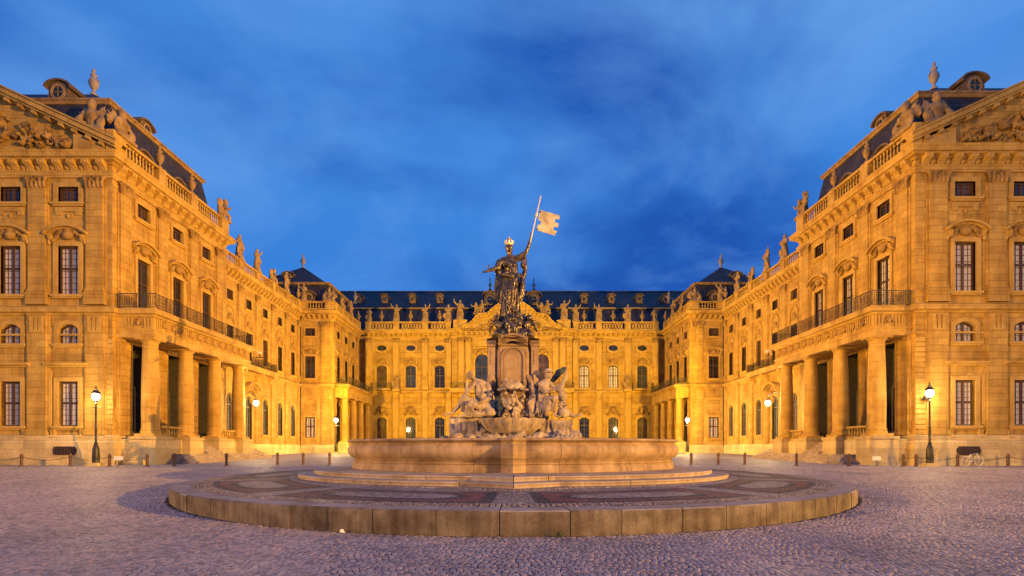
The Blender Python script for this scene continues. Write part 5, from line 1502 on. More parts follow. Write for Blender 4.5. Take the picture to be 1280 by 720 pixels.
def shell():
    q = MB(); n = 72; pf = [(.25, 2.05), (.55, 2.10), (.95, 2.24), (1.25, 2.46), (1.42, 2.66), (1.50, 2.78), (1.52, 2.86), (1.42, 2.86), (1.2, 2.62), (.6, 2.45)]
    for r, z in pf:
        for j in range(n):
            t = 2*PI*j/n; f = 1 + .10*abs(math.sin(10*t))*(r/1.5) ; zz = z + (.035*abs(math.sin(9*t)) if r > 1.3 else 0)
            q.v.append((r*f*math.cos(t)*.86, r*f*math.sin(t)*.6, zz))
    for i in range(len(pf)-1):
        for j in range(n): q.f.append((i*n+j, i*n+(j+1) % n, (i+1)*n+(j+1) % n, (i+1)*n+j))
    q.f.append(tuple(range((len(pf)-1)*n, len(pf)*n)))
    return q
obj('shell_basin', shell(), foun, T(CX-.05, YC-2.2, .30), 'figure', True)
def dolphins():
    rr = random.Random(2); q = MB()
    limb(q, [(-.55, 0, .05), (-.35, -.1, .28), (-.1, -.12, .42), (.05, -.1, .30)], [.1, .16, .15, .1]); ell(q, (-.50, -.08, .22), (.12, .12, .12))
    limb(q, [(.55, 0, .02), (.42, -.1, .22), (.2, -.12, .34), (.02, -.14, .2)], [.08, .14, .15, .12])
    ell(q, (-.1, -.2, .15), (.3, .15, .16)); ell(q, (.2, -.2, .1), (.24, .15, .14)); fig_head(q, (-.34, -.12, .5), .24, .3); fig_head(q, (.30, -.15, .40), .22, -.4)
    for i in range(12): ell(q, (rr.uniform(-.55, .55), rr.uniform(-.2, .1), rr.uniform(0, .3)), (.1, .1, .1))
    return q
tag(obj('dolphin_group', sculpt('dolphins', dolphins(), .025, 'figure', .012, 6), None, T(CX-.05, YC-1.2, fz(491)+.0) @ Matrix.Scale(.85, 4)), 'grey stone children and dolphins heaped on the small upper cup of the fountain', 'sculpture')

# trophies and putti in dark bronze around the statue's foot
def foot_group():
    rr = random.Random(21); q = MB(); zb = zc+.2
    q.lathe([(.75, zb-.05), (.8, zb+.15), (.6, zb+.6), (.62, zb+.95), (.55, zb+1.2), (.5, zb+1.25)], (0, 0), 18)
    for k in (-1, 1):
        limb(q, [(k*.95, -.35, zb+.05), (k*.78, -.6, zb+.3), (k*.55, -.35, zb+.55)], [.09, .13, .15])
        ell(q, (k*.62, -.4, zb+.72), (.2, .18, .24)); fig_head(q, (k*.78, -.48, zb+1.05), .26, -k*.5)
        limb(q, [(k*.72, -.4, zb+.85), (k*.98, -.5, zb+.75), (k*1.08, -.45, zb+.45)], [.08, .07, .05])
        ell(q, (k*.45, -.6, zb+.28), (.2, .1, .28), (0, k*.4, 0)); limb(q, [(k*.3, -.65, zb+.1), (k*.5, -.6, zb+.2), (k*.9, -.5, zb+.1)], [.09, .1, .06])
        for j in range(4): cap(q, (k*.5, -.2, zb+.9), (k*(.6+.14*j), -.3, zb+1.45-.16*j), .05, .035)
    ell(q, (0, -.72, zb+.5), (.26, .12, .36)); ell(q, (0, -.8, zb+.5), (.16, .08, .24)); ell(q, (0, -.7, zb+.95), (.18, .14, .14))
    for i in range(46):
        t = rr.uniform(-.3, PI+.3); h = rr.uniform(.05, 1.25); r = .72-.15*h
        ell(q, (r*math.cos(t), -r*math.sin(t)*.9, zb+h), (rr.uniform(.06, .16), rr.uniform(.06, .14), rr.uniform(.05, .15)), (rr.uniform(-1, 1), rr.uniform(-1, 1), 0))
    return q
tag(obj('trophy_group', sculpt('foot', foot_group(), .026, 'bronze', .02, 5, 1), None, T(CX, YC, 0)), 'dark bronze heap of trophies, shields and children below the crowned statue on the pedestal', 'sculpture')

# ---- the crowned bronze figure
ZB = fz(402)
def maiden():
    q = MB(); b = -.05
    # draped skirt as stacked, swaying sections: (z, cx, cy, rx, ry)
    secs = [(0.0, .02, 0, .50, .42), (.25, .0, 0, .48, .40), (.6, -.03, 0, .43, .37), (1.0, -.06, -.02, .42, .36), (1.4, -.05, -.02, .40, .34), (1.75, -.02, 0, .36, .30), (2.05, .0, 0, .30, .26), (2.3, .0, 0, .31, .27), (2.6, -.02, 0, .36, .28), (2.82, -.02, 0, .34, .24), (2.98, -.04, 0, .17, .15), (3.1, -.06, 0, .11, .11)]
    n = 48; base = len(q.v)
    for z, cx_, cy_, rx, ry in secs:
        fold = .14*max(0, 1-z/2.3)+.03
        for j in range(n):
            t = 2*PI*j/n; f = 1 + fold*(math.sin(7*t+z*1.3)*.6+math.sin(12*t-z*2.1)*.4)
            q.v.append((cx_+rx*f*math.cos(t), cy_+ry*f*math.sin(t), z))
    for i in range(len(secs)-1):
        for j in range(n): q.f.append((base+i*n+j, base+i*n+(j+1) % n, base+(i+1)*n+(j+1) % n, base+(i+1)*n+j))
    q.f += [tuple(base+n-1-j for j in range(n)), tuple(base+(len(secs)-1)*n+j for j in range(n))]
    # advanced knee, hips, bust
    limb(q, [(.05, -.12, 1.85), (-.02, -.42, 1.3), (.0, -.30, .35), (.02, -.42, .08)], [.24, .19, .13, .1]); ell(q, (.02, -.5, .04), (.1, .2, .07))
    for k in (-1, 1): ell(q, (-.02+.14*k, -.22, 2.58), (.13, .12, .13))
    limb(q, [(-.34, .0, 2.86), (-.02, -.05, 2.94), (.36, 0, 2.95)], [.15, .13, .16])
    # outstretched lower arm (viewer's left)
    limb(q, [(-.36, -.02, 2.83), (-.58, -.12, 2.46), (-.74, -.26, 2.38), (-1.16, -.40, 2.20)], [.16, .13, .10, .06])
    hand(q, (-1.16, -.40, 2.20), (-.9, -.25, -.20), .28, (0, 0, 1), .5)
    limb(q, [(-.50, -.06, 2.75), (-.62, -.12, 2.45), (-.66, -.1, 2.3)], [.16, .17, .12])
    limb(q, [(-1.02, -.38, 2.30), (-1.08, -.42, 2.44), (-.96, -.44, 2.50)], [.03, .03, .02])
    # cloak falling at viewer's left
    for j in range(6):
        x = -.68+.07*j; limb(q, [(x+.12, -.02+.03*j, 2.6), (x, 0, 1.9), (x-.08+.02*j, .02, 1.4), (x-.06+.03*j, .05, 1.05-.10*j)], [.10, .11, .10, .05])
    # raised arm with the lance (viewer's right)
    limb(q, [(.36, 0, 2.95), (.62, -.05, 3.12), (.76, -.06, 3.22), (.98, -.10, 3.88)], [.15, .12, .10, .06])
    hand(q, (.98, -.10, 3.90), (.2, -.05, 1), .24, (1, 0, 0), .9)
    # hanging sleeve and cloak at viewer's right
    limb(q, [(.66, .02, 3.08), (.62, .05, 2.6), (.68, .05, 2.42), (.52, .05, 2.0), (.48, .05, 1.3), (.36, .0, .8)], [.12, .16, .10, .13, .13, .08])
    limb(q, [(.45, -.15, 2.1), (.50, -.2, 1.6), (.34, -.25, 1.0), (.30, -.2, .7)], [.10, .12, .11, .05])
    # big folds sweeping across the body and trailing to the right
    limb(q, [(-.38, -.25, 2.1), (-.02, -.38, 1.98), (.3, -.28, 2.08)], [.09, .12, .1]); limb(q, [(.3, -.28, 2.08), (.1, -.42, 1.7), (.02, -.46, 1.2), (-.02, -.42, .9)], [.11, .10, .09, .06])
    limb(q, [(-.30, -.32, 1.05), (-.1, -.42, .72), (.2, -.46, .38), (.48, -.42, .1), (.62, -.35, -.02)], [.06, .07, .075, .07, .05])
    limb(q, [(-.35, -.2, 1.7), (-.32, -.3, 1.0), (-.36, -.3, .2)], [.06, .07, .08])
    limb(q, [(.20, -.3, 1.5), (.30, -.34, .8), (.28, -.34, .15)], [.05, .06, .08])
    for j in range(15):   # long falling folds round the skirt
        t = PI + PI*(j+.5)/15; w0 = .30+.02*(j % 3); sw = .10*math.sin(j*1.7)
        folds(q, [[(w0*math.cos(t), w0*.85*math.sin(t), 2.0), (.40*math.cos(t)-.05, .36*math.sin(t)-.02, 1.4), ((.42+sw*.3)*math.cos(t+sw)-.04, .38*math.sin(t+sw), .8), (.50*math.cos(t+sw*1.6)+.02, .45*math.sin(t+sw*1.6), .05)]], .042)
    for j in range(5):
        a = j/4; folds(q, [[(-.32+.1*a, -.16, 2.85), (-.12+.12*a, -.30, 2.5-.05*a), (.02+.1*a, -.32, 2.2)]], .03)
        folds(q, [[(-.34, -.22-.04*a, 2.15-.05*a), (0, -.40, 1.98-.06*a), (.32, -.26, 2.12-.08*a)]], .03)
    for v_ in range(len(q.v)):   # contrapposto sway
        x_, y_, z_ = q.v[v_]; q.v[v_] = (x_ + .09*math.sin(PI*min(z_, 2.9)/2.9)*(1 if z_ < 2.9 else 0) , y_-.06*math.sin(PI*min(z_, 2.9)/2.9*1.0), z_)
    # neck, head with face, hair falling behind
    cap(q, (-.03, 0, 2.95), (-.04, -.04, 3.2), .105, .09)
    fig_head(q, (-.04, -.06, 3.40), .44, .18, True, .1)
    limb(q, [(-.02, .14, 3.35), (.02, .16, 3.1), (-.02, .12, 2.85)], [.13, .1, .07])
    return q
tag(obj('crowned_statue', sculpt('maiden', maiden(), .02, 'bronze', .012, 4.0, 1), None, T(fx(637.5), YC, ZB)), 'dark bronze crowned woman on the fountain pedestal raising one arm with a flag lance', 'statue')
def crown():
    q = MB(); n = 16
    q.lathe([(.17, 0), (.18, .05), (.175, .09)], n=n); 
    for j in range(8):
        t = 2*PI*j/8; q.tube((.175*math.cos(t), .175*math.sin(t), .07), (.21*math.cos(t), .21*math.sin(t), .2), .04, .02, 5)
        q.path([(.2*math.cos(t), .2*math.sin(t), .18), (.13*math.cos(t), .13*math.sin(t), .27), (0, 0, .29)], .018, 4)
    q.tube((0, 0, .27), (0, 0, .42), .025, .012, 6); q.tube((-.05, 0, .35), (.05, 0, .35), .014, .014, 5)
    return q
tag(obj('ducal_crown', crown(), None, T(fx(637.5)-.04, YC-.04, ZB+3.55), 'gold'), 'pointed golden crown on the head of the bronze statue', 'crown')
# lance and crenellated flag
px0 = Vector((fx(637.5)+.96, YC-.16, ZB+3.72)); p1 = Vector((fx(675.5), YC-.14, fz(248)))
flag = thing('flag_lance', 'gilded sheet metal flag with notched edges on a lance held up by the statue', 'flag', T(*px0))
dv = (p1-px0).normalized()
mb = MB(); mb.tube(px0-dv*.1, p1, .032, .022, 8); mb.tube(px0+dv*1.15, px0+dv*1.3, .06, .06, 8); mb.tube(p1-dv*.1, p1+dv*.1, .04, .008, 6)
obj('lance', mb, flag, None, 'goldpole')
def flagpoly():
    P = [(670.5, 292), (672, 282), (675, 283), (676, 277.5), (672.5, 276.8), (674.5, 264), (699.5, 271), (698.5, 276), (694, 274.8), (692.8, 279.5), (698, 281), (697, 286), (692, 284.8), (691.2, 289), (696, 290.5), (693, 296), (670.5, 289)]
    return [(fx(a), fz(b)) for a, b in P]
mb = MB(); pp = flagpoly(); mb.prism([(x+0, z) for x, z in pp[1:]][::-1], YC-.15, YC-.125)
obj('flag_sheet', mb, flag, None, 'gold')
for k in range(7):
    t = k/6; c = Vector((fx(674.8), YC-.14, fz(265))).lerp(Vector((fx(671), YC-.14, fz(290))), t)
mb = MB()
for zz in (fz(266.5), fz(288)): mb.tube((fx(674) if zz > fz(280) else fx(670.5), YC-.14, zz), (fx(676) if zz > fz(280) else fx(672), YC-.14, zz), .05, .05, 6)
obj('flag_ring', mb, flag, None, 'frame', kind='stuff')

# ---- the seated stone figures
def left_poet():
    q = MB(); X = fx; Z = fz
    ell(q, (X(603), .05, Z(510)), (.42, .45, .28))
    limb(q, [(X(605), .0, Z(507)), (X(602), -.05, Z(495)), (X(601), -.04, Z(485))], [.29, .25, .22])
    limb(q, [(X(595), -.1, Z(482)), (X(602), 0, Z(481)), (X(610), .06, Z(484))], [.12, .15, .13])
    cap(q, (X(599), -.05, Z(480)), (X(592), -.13, Z(476)), .10, .085)
    fig_head(q, (X(589.5), -.16, Z(473.5)), .36, -1.1, True, .25)
    limb(q, [(X(594), -.16, Z(484)), (X(586), -.36, Z(496)), (X(585), -.38, Z(497)), (X(587), -.28, Z(481))], [.11, .085, .075, .05]); hand(q, (X(587), -.28, Z(481)), (.1, 0, 1), .17)
    limb(q, [(X(611), -.05, Z(486)), (X(615), -.22, Z(500)), (X(604), -.5, Z(506)), (X(598), -.55, Z(507))], [.13, .11, .075, .05]); hand(q, (X(598), -.55, Z(507)), (-1, -.2, -.2), .18)
    limb(q, [(X(601), -.2, Z(509)), (X(584), -.5, Z(500)), (X(577), -.5, Z(511)), (X(570), -.55, Z(519))], [.18, .14, .095, .06]); limb(q, [(X(570), -.55, Z(519)), (X(561), -.62, Z(521))], [.065, .045])
    limb(q, [(X(603), -.3, Z(511)), (X(592), -.72, Z(508)), (X(585), -.75, Z(522))], [.2, .15, .09]); limb(q, [(X(585), -.75, Z(522)), (X(578), -.85, Z(523))], [.06, .045])
    for j in range(6):     # heavy cloak slung from the shoulders down the back
        a = j/5; folds(q, [[(X(602+9*a), -.22+.3*a, Z(481+3*a)), (X(606+10*a), -.25+.3*a, Z(492)), (X(604+14*a), -.35+.25*a, Z(505)), (X(602+17*a), -.45+.2*a, Z(515+2*a))]], .075)
    ell(q, (X(611), -.22, Z(517)), (.40, .28, .24)); ell(q, (X(598), -.45, Z(520)), (.4, .3, .16))
    for j in range(6):     # folds sweeping over the knees
        a = j/5; folds(q, [[(X(604-3*a), -.42, Z(506+2*a)), (X(594+2*a), -.78-.05*a, Z(507+3*a)), (X(588+6*a), -.86, Z(514+2*a)), (X(590+14*a), -.8, Z(524))]], .05)
    for j in range(4):
        a = j/3; folds(q, [[(X(600), -.3, Z(505+3*a)), (X(590), -.55, Z(502+4*a)), (X(582+2*a), -.58, Z(505+5*a)), (X(580+4*a), -.6, Z(517+a))]], .04)
    return q
tag(obj('seated_figure', sculpt('poet', left_poet(), .02, 'figure', .012, 6, 1), None, T(CX-.05, YC-1.0, 0)), 'seated cloaked stone man leaning his chin on his hand, left of the pedestal', 'statue')
def right_artist():
    q = MB(); X = fx; Z = fz
    ell(q, (X(680), .05, Z(507)), (.36, .36, .26))
    limb(q, [(X(681), 0, Z(504)), (X(679), -.05, Z(492)), (X(680), -.04, Z(484))], [.27, .23, .21])
    limb(q, [(X(674), 0, Z(483)), (X(680), -.02, Z(481)), (X(687), -.1, Z(484))], [.12, .15, .12])
    cap(q, (X(681), -.04, Z(480)), (X(683), -.08, Z(476)), .09, .08)
    fig_head(q, (X(684), -.12, Z(472.5)), .35, .9, True, .2)
    q.lathe([(.25, 0), (.24, .04), (.16, .08), (.15, .17), (.05, .2)], (X(683.5), -.1), 14, z0=Z(470))   # hat
    limb(q, [(X(675), -.12, Z(485)), (X(679), -.32, Z(494)), (X(690), -.45, Z(491))], [.12, .09, .055]); hand(q, (X(690), -.45, Z(491)), (1, 0, .2), .18)
    limb(q, [(X(687), -.1, Z(485)), (X(693), -.2, Z(490)), (X(700), -.25, Z(481))], [.11, .085, .055]); hand(q, (X(700), -.25, Z(481)), (.3, 0, 1), .18)
    limb(q, [(X(681), -.3, Z(503)), (X(691), -.55, Z(501)), (X(690), -.5, Z(512)), (X(691), -.55, Z(522))], [.18, .14, .10, .065]); ell(q, (X(694), -.65, Z(523)), (.16, .08, .05))
    limb(q, [(X(680), -.2, Z(506)), (X(683), -.62, Z(507)), (X(680), -.6, Z(521))], [.18, .13, .08])
    limb(q, [(X(694), -.2, Z(521)), (X(706), -.2, Z(519)), (X(714), -.2, Z(522)), (X(723), -.2, Z(520))], [.10, .12, .08, .05])
    for j in range(5):
        a = j/4; folds(q, [[(X(673+7*a), -.12-.1*a, Z(485)), (X(672+8*a), -.25, Z(497)), (X(672+7*a), -.4, Z(507)), (X(668+12*a), -.5, Z(519))]], .055)
        folds(q, [[(X(682), -.35, Z(501+2*a)), (X(689+a), -.66, Z(500+3*a)), (X(688+3*a), -.66, Z(508+2*a)), (X(684+4*a), -.62, Z(516+a))]], .035)
    # the bust on a draped stool it is carving, with drapery
    limb(q, [(X(700), -.35, Z(500)), (X(699), -.35, Z(494)), (X(698), -.35, Z(490))], [.2, .17, .12]); ell(q, (X(697), -.35, Z(492)), (.22, .18, .1))
    for k, xx in ((0, 694), (1, 706)): limb(q, [(X(700), -.35, Z(500)), (X(xx), -.4, Z(522))], [.07, .06])
    limb(q, [(X(695), -.42, Z(509)), (X(705), -.42, Z(509))], [.05, .05])
    ell(q, (X(701), -.38, Z(518)), (.28, .2, .26)); ell(q, (X(700), -.5, Z(520)), (.16, .12, .18))
    limb(q, [(X(699), -.3, Z(486)), (X(703), -.3, Z(478)), (X(704), -.3, Z(467))], [.10, .10, .05])
    return q
tag(obj('seated_figure', sculpt('artist', right_artist(), .02, 'figure', .012, 6, 1), None, T(CX-.05, YC-1.0, 0)), 'seated stone man in a hat reaching up to his work, right of the pedestal', 'statue')
# dark drapery sheets beside them: wing-like cloth above the right arm and behind the pedestal
mb = MB(); limb(mb, [(fx(688), -.1, fz(479)), (fx(695), -.12, fz(470)), (fx(703), -.15, fz(465))], [.10, .17, .10])
tag(obj('bronze_tablet', sculpt('tab', mb, .03, 'bluecloth', .02, 4), None, T(CX-.02, YC-.85, 0)), 'dark bronze slab raised over the right hand stone figure', 'sculpture')
def third():
    q = MB(); X = fx; Z = fz
    limb(q, [(X(661), 0, Z(480)), (X(663), -.02, Z(490)), (X(667), -.05, Z(500))], [.12, .2, .24]); fig_head(q, (X(659.5), -.02, Z(476)), .3, .8)
    limb(q, [(X(666), -.1, Z(500)), (X(660), -.4, Z(508)), (X(663), -.4, Z(520))], [.24, .2, .14]); limb(q, [(X(668), -.1, Z(503)), (X(671), -.4, Z(510)), (X(672), -.4, Z(521))], [.22, .16, .1])
    for j in range(5): limb(q, [(X(658+3*j), -.1, Z(502)), (X(657+3.4*j), -.35, Z(520))], [.09, .1])
    return q
tag(obj('crouching_figure', sculpt('third', third(), .024, 'figure', .02, 5, 1), None, T(CX, YC-.9, 0)), 'small crouching stone figure between the pedestal and the man in a hat', 'statue')
def fourth():
    q = MB(); X = fx; Z = fz
    limb(q, [(X(618), .1, Z(497)), (X(621), -.1, Z(503)), (X(627), -.3, Z(512)), (X(624), -.4, Z(521))], [.14, .2, .18, .12]); limb(q, [(X(616), .1, Z(480)), (X(615), .1, Z(495))], [.1, .14])
    ell(q, (X(620), -.2, Z(515)), (.35, .3, .3)); return q
tag(obj('crouching_figure', sculpt('fourth', fourth(), .03, 'bluecloth', .02, 4, 1), None, T(CX, YC-.8, 0)), 'shadowy draped figure squeezed between the leaning poet and the small cup', 'statue')

# ------------------------------------------------------------------ street lamps, bollards, small things
def lamp_post(x, y, h, label, power, group, kind='tall'):
    z = zg(y); L_ = thing('street_lamp', label, 'street lamp', T(x, y, z), group); W0 = T(x, y, z)
    obj('stone_foot', MB().box(-.42, .42, -.42, .42, -.1, .12).box(-.34, .34, -.34, .34, .12, .24), L_, W0, 'base')
    mb = MB(); mb.lathe([(.22, .24), (.24, .3), (.2, .4), (.23, .5), (.2, 1.2), (.16, 1.35), (.10, 1.5), (.12, 1.55), (.075, 1.65), (.065, h*.5), (.085, h*.51), (.06, h*.53), (.05, h-.75), (.09, h-.70), (.05, h-.62), (.12, h-.5)], n=12)
    mb.tube((-.3, 0, h-.95), (.3, 0, h-.95), .018, .018, 5)
    obj('lamp_post', mb, L_, W0, 'iron', True)
    mb = MB(); mb.lathe([(.13, h-.5), (.24, h-.05), (.24, h-.045)], n=6); lan = MB()
    obj('lamp_globe', MB().lathe([(.03, h-.48), (.16, h-.42), (.235, h-.26), (.21, h-.10), (.06, h-.02)], n=12), L_, W0, 'lamp_glow', True)
    lan = MB()
    for k in range(6):
        t = 2*PI*k/6+PI/6; t2 = t+PI/3
        a0 = (.14*math.cos(t), .14*math.sin(t), h-.5); a1 = (.26*math.cos(t), .26*math.sin(t), h)
        b1 = (.26*math.cos(t2), .26*math.sin(t2), h); lan.tube(a0, a1, .012, .012, 4); lan.tube(a1, b1, .014, .014, 4)
    lan.lathe([(.30, h), (.24, h+.08), (.12, h+.22), (.10, h+.24), (.12, h+.28), (.03, h+.36), (.05, h+.42), (.01, h+.55)], n=6)
    obj('lantern', lan, L_, W0, 'iron')
    l = bpy.data.lights.new('lamp_light', 'POINT'); l.energy = power; l.color = (1, .66, .28); l.shadow_soft_size = .2
    o = bpy.data.objects.new('lamp_light', l); COL.objects.link(o); o.location = (x, y-.34, z+h-.25)
    return L_
lamp_post(-28.3, 37.0, 4.95, 'lit black lantern post in front of the left pavilion corner', 850, 'street lamps of the square')
lamp_post(28.1, 36.6, 5.15, 'lit black lantern post in front of the right pavilion corner', 850, 'street lamps of the square')
lamp_post(-23.3, 72.0, 4.7, 'lit lamp post by the porch of the left inner pavilion', 3000, 'street lamps of the square')
lamp_post(23.2, 72.0, 4.7, 'lit lamp post by the porch of the right inner pavilion', 3000, 'street lamps of the square')
def wall_lantern(side):
    x, y, z = side*25.55, 54.3, 6.4
    w = thing('wall_lantern', f'lit hanging lantern on a bracket at the far end of the {shortlabel(side)} portico', 'lantern', T(x, y, z), 'wall lanterns of the porticos'); W0 = T(x, y, z)
    mb = MB(); mb.path([(side*.7, -.9, .9), (side*.35, -.5, 1.0), (0, 0, .75), (0, 0, .45)], .03, 5); mb.path([(side*.7, -.9, .2), (side*.4, -.55, .45), (side*.2, -.25, .92)], .02, 5)
    obj('bracket_arm', mb, w, W0, 'iron')
    obj('lamp_globe', MB().lathe([(.03, -.25), (.17, -.15), (.23, 0), (.2, .16), (.06, .25)], n=12), w, W0, 'lamp_glow', True)
    mb = MB(); mb.lathe([(.28, .27), (.2, .34), (.06, .45), (.02, .5)], n=6)
    for k in range(6):
        t = 2*PI*k/6; mb.tube((.14*math.cos(t), .14*math.sin(t), -.32), (.27*math.cos(t), .27*math.sin(t), .27), .011, .011, 4)
    mb.lathe([(.02, -.42), (.15, -.32), (.14, -.30)], n=6)
    obj('lantern', mb, w, W0, 'iron')
    l = bpy.data.lights.new('lamp_light', 'POINT'); l.energy = 2600; l.color = (1, .66, .28); l.shadow_soft_size = .2
    o = bpy.data.objects.new('lamp_light', l); COL.objects.link(o); o.location = (x-side*.35, y, z)
for sd in (-1, 1): wall_lantern(sd)
def flood_fixture(side):
    y = 53.5 + (.4 if side < 0 else -.4); x = side*25.0
    f = thing('floodlight', f'small white floodlight on the ledge at the far end of the {shortlabel(side)} portico', 'floodlight', T(x, y, 11.2), 'floodlights on the portico ends')
    W0 = T(x, y, 11.25)
    obj('housing', MB().prism([(-.15, 0), (.15, 0), (.18, .24), (-.18, .24)], -.14, .12), f, W0, 'white')  # lamp glow put into the white housing colour
    obj('lamp_face', MB().box(-.14, .14, .121, .14, .03, .21), f, W0, 'lamp_glow')
    obj('mount', MB().box(side*.0, side*.0+.05, -.05, .05, -.3, 0).box(-.3, .35, -.12, .12, -.36, -.3), f, W0, 'iron')
for sd in (-1, 1): flood_fixture(sd)

def bollard(px, yy, label, tilt=0):
    x = (px-640)*yy/680; z = zg(yy)
    b_ = thing('bollard', label, 'bollard', T(x, yy, z), 'bollards along the palace front')
    obj('post', kit('bol', lambda: MB().lathe([(.13, -.1), (.13, .06), (.095, .09), (.085, .72), (.10, .75), (.10, .8), (.06, .86), (.015, .88)], n=10).mesh('post', 'woodpost', True)), b_, T(x, yy, z))
    obj('ring_bolt', kit('rb', lambda: MB().tube((-.13, 0, .66), (.13, 0, .66), .022, .022, 6).mesh('ring_bolt', 'iron')), b_, T(x, yy, z))
    return (x, yy, z+.66)
def chain(a, b, label, sag=.22):
    mb = MB(); n = 22; pts = []
    for i in range(n+1):
        t = i/n; p = Vector(a).lerp(Vector(b), t); p.z -= sag*4*t*(1-t); pts.append(p)
    for i in range(n):
        d = (pts[i+1]-pts[i]); mid = pts[i]+d*.5; mb.tube(mid-d*.62, mid+d*.62, .022 if i % 2 else .016, None, 4)
    tag(obj('chain', mb, None, None, 'iron'), label, 'chain', 'chains between the bollards')
LB = [(27, 36.5, 'leftmost bollard of the row at the left pavilion foot'), (88, 36.5, 'bollard between the left cellar grille and the lamp post'), (137, 36.5, 'bollard just right of the left lamp post'), (184, 36.5, 'bollard beside the yellow plate left of the portico steps'),
      (218, 37.0, 'bollard standing in front of the left portico steps'), (283, 37.8, 'darkest bollard standing free in front of the left portico stair'), (347, 39.5, 'bollard left of the fountain, first of three before the inner court'), (379, 39.5, 'bollard left of the fountain, middle of three before the inner court'), (412, 39.5, 'bollard nearest to the left rim of the fountain basin')]
RB = [(864, 39.5, 'bollard nearest to the right rim of the fountain basin'), (898, 39.5, 'bollard right of the fountain, middle of three before the inner court'), (931, 39.5, 'bollard right of the fountain, third before the inner court'), (995.6, 38.0, 'bollard standing free in front of the right portico stair'),
      (1061, 37.0, 'bollard before the right end of the right portico steps'), (1129, 36.5, 'bollard left of the right lamp post, nearer the portico'), (1145, 36.5, 'bollard close beside the right lamp post'), (1197, 36.5, 'bollard beside the parked white bicycle'), (1260, 36.5, 'rightmost bollard of the row at the right pavilion foot')]
pl_ = [bollard(*b) for b in LB]; pr_ = [bollard(*b) for b in RB]
chain(pl_[0], pl_[1], 'sagging chain between the two leftmost bollards'); chain(pl_[1], pl_[2], 'chain passing behind the left lamp post'); chain(pl_[2], pl_[3], 'chain between the lamp bollard and the yellow plate')
chain((-35.5, 36.5, zg(36.5)+.66), pl_[0], 'chain running out of view at the far left')
chain(pr_[6], pr_[7], 'chain passing the foot of the right lamp post'); chain(pr_[7], pr_[8], 'chain above the parked bicycle, between the two rightmost bollards'); chain(pr_[5], pr_[6], 'short chain between the paired bollards left of the right lamp', .1)
chain(pr_[8], (36.5, 36.5, zg(36.5)+.66), 'chain running out of view at the far right')
def plate(px, yy, w, h, m, label, zz):
    x = (px-640)*yy/680; z = zg(yy)+zz
    s_ = thing('sign_plate', label, 'sign', T(x, yy, z)); obj('plate', MB().box(-w/2, w/2, -.02, .0, 0, h), s_, T(x, yy-.14, z), m)
    obj('stay', MB().tube((0, .01, -.45), (0, .01, .1), .02, .02, 5), s_, T(x, yy-.14, z), 'iron')
plate(150, 36.4, .62, .26, 'white', 'small white plate low beside the left lamp post', .45)
plate(183, 36.6, .24, .30, 'yellow', 'small yellow plate at the foot of a bollard', .12)
plate(1094, 36.8, .55, .26, 'white', 'small white plate low beside the right portico pedestal', .42)
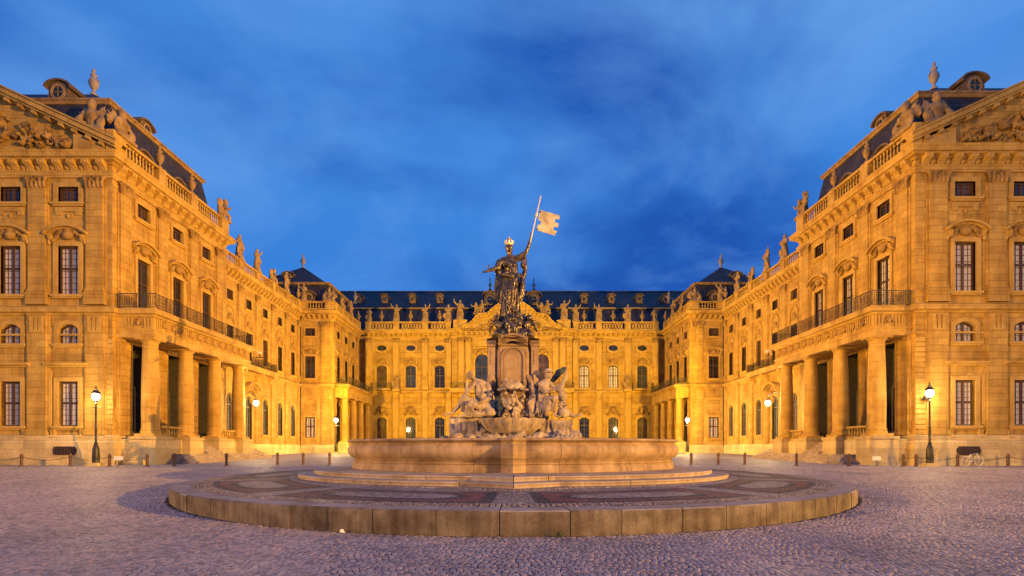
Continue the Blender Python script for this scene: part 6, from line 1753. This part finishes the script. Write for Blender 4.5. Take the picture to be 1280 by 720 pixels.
# bicycle leaning by the grille
def bicycle(px, yy):
    x = (px-640)*yy/680; z = zg(yy)
    A = T(x, yy, z) @ RZ(R(8)) @ Matrix.Rotation(R(6), 4, 'X')
    b_ = thing('bicycle', 'pale bicycle parked against the chain before the right cellar grille', 'bicycle', T(x, yy, z))
    for wx_ in (-.52, .52):
        mb = MB(); pts = [(wx_+.33*math.cos(2*PI*k/20), 0, .34+.33*math.sin(2*PI*k/20)) for k in range(21)]; mb.path(pts, .017, 5)
        w_ = obj('wheel', mb, b_, A, 'white'); mb = MB()
        for k in range(12): mb.tube((wx_, 0, .34), (wx_+.32*math.cos(PI*k/6), 0, .34+.32*math.sin(PI*k/6)), .003, None, 3)
        obj('spokes', mb, w_, A, 'white', kind='stuff')
    mb = MB(); P_ = {'h': (.36, 0, .86), 's': (-.18, 0, .82), 'b': (-.08, 0, .30), 'r': (-.52, 0, .34), 'f': (.52, 0, .34)}
    for a_, c_ in (('h', 's'), ('h', 'b'), ('s', 'b'), ('b', 'r'), ('s', 'r'), ('h', 'f')): mb.tube(P_[a_], P_[c_], .019, None, 6)
    obj('frame', mb, b_, A, 'white')
    obj('handlebar', MB().path([(.36, 0, .86), (.34, 0, 1.0), (.30, .22, 1.02)], .014, 5).path([(.34, 0, 1.0), (.30, -.22, 1.02)], .014, 5), b_, A, 'iron')
    obj('saddle', MB().prism([(-.32, .90), (-.02, .92), (-.02, .96), (-.32, .98)], -.06, .06).tube((-.18, 0, .8), (-.19, 0, .92), .015, None, 5), b_, A, 'iron')
    obj('crank', MB().tube((-.08, -.05, .3), (-.02, -.07, .16), .01, None, 4).tube((-.08, .05, .3), (-.14, .07, .44), .01, None, 4), b_, A, 'iron')
bicycle(1215, 37.0)
# wall camera on the right pavilion
mb = MB(); mb.tube((0, 0, 0), (0, -.5, .1), .03, None, 5); mb.box(-.3, .1, -.62, -.42, .0, .18); mb.tube((-.1, -.5, 0), (-.1, -.5, -.8), .015, None, 4)
tag(obj('wall_camera', mb, None, T(28.6, 37.9, 5.3), 'iron'), 'small dark camera on an arm at the corner of the right pavilion wall', 'camera')
# weeds and litter at the kerb
def weed(x, y, s, seed, label):
    rr = random.Random(seed); mb = MB()
    for i in range(26):
        a = rr.uniform(0, 6.28); r = rr.uniform(.02, .12)*s; h = rr.uniform(.03, .13)*s; c = Vector((x+r*math.cos(a), y+.3*r*math.sin(a), zg(y)))
        d = Vector((math.cos(a)*.05*s, math.sin(a)*.03*s, h)); w_ = Vector((.012*s, .004, 0))
        mb.add([tuple(c-w_), tuple(c+w_), tuple(c+d+w_*.3), tuple(c+d-w_*.3)], [(0, 1, 2, 3)])
    tag(obj('weed_tuft', mb, None, None, 'plant'), label, 'weed')
a_ = ang_of(696); weed(CX+(RD+.06)*math.sin(a_), CY-(RD+.06)*math.cos(a_), 1.0, 1, 'small green tuft at the front foot of the kerb, right of centre')
a_ = ang_of(430); mb = MB(); ell(mb, (CX+(RD+.1)*math.sin(a_), CY-(RD+.1)*math.cos(a_), .06), (.05, .03, .05)); ell(mb, (CX+(RD+.1)*math.sin(a_)+.04, CY-(RD+.1)*math.cos(a_), .035), (.04, .03, .03))
tag(obj('crumpled_paper', sculpt('lit', mb, .01, 'paper', .008, 20), None), 'crumpled white paper lying at the foot of the kerb, left of centre', 'litter')
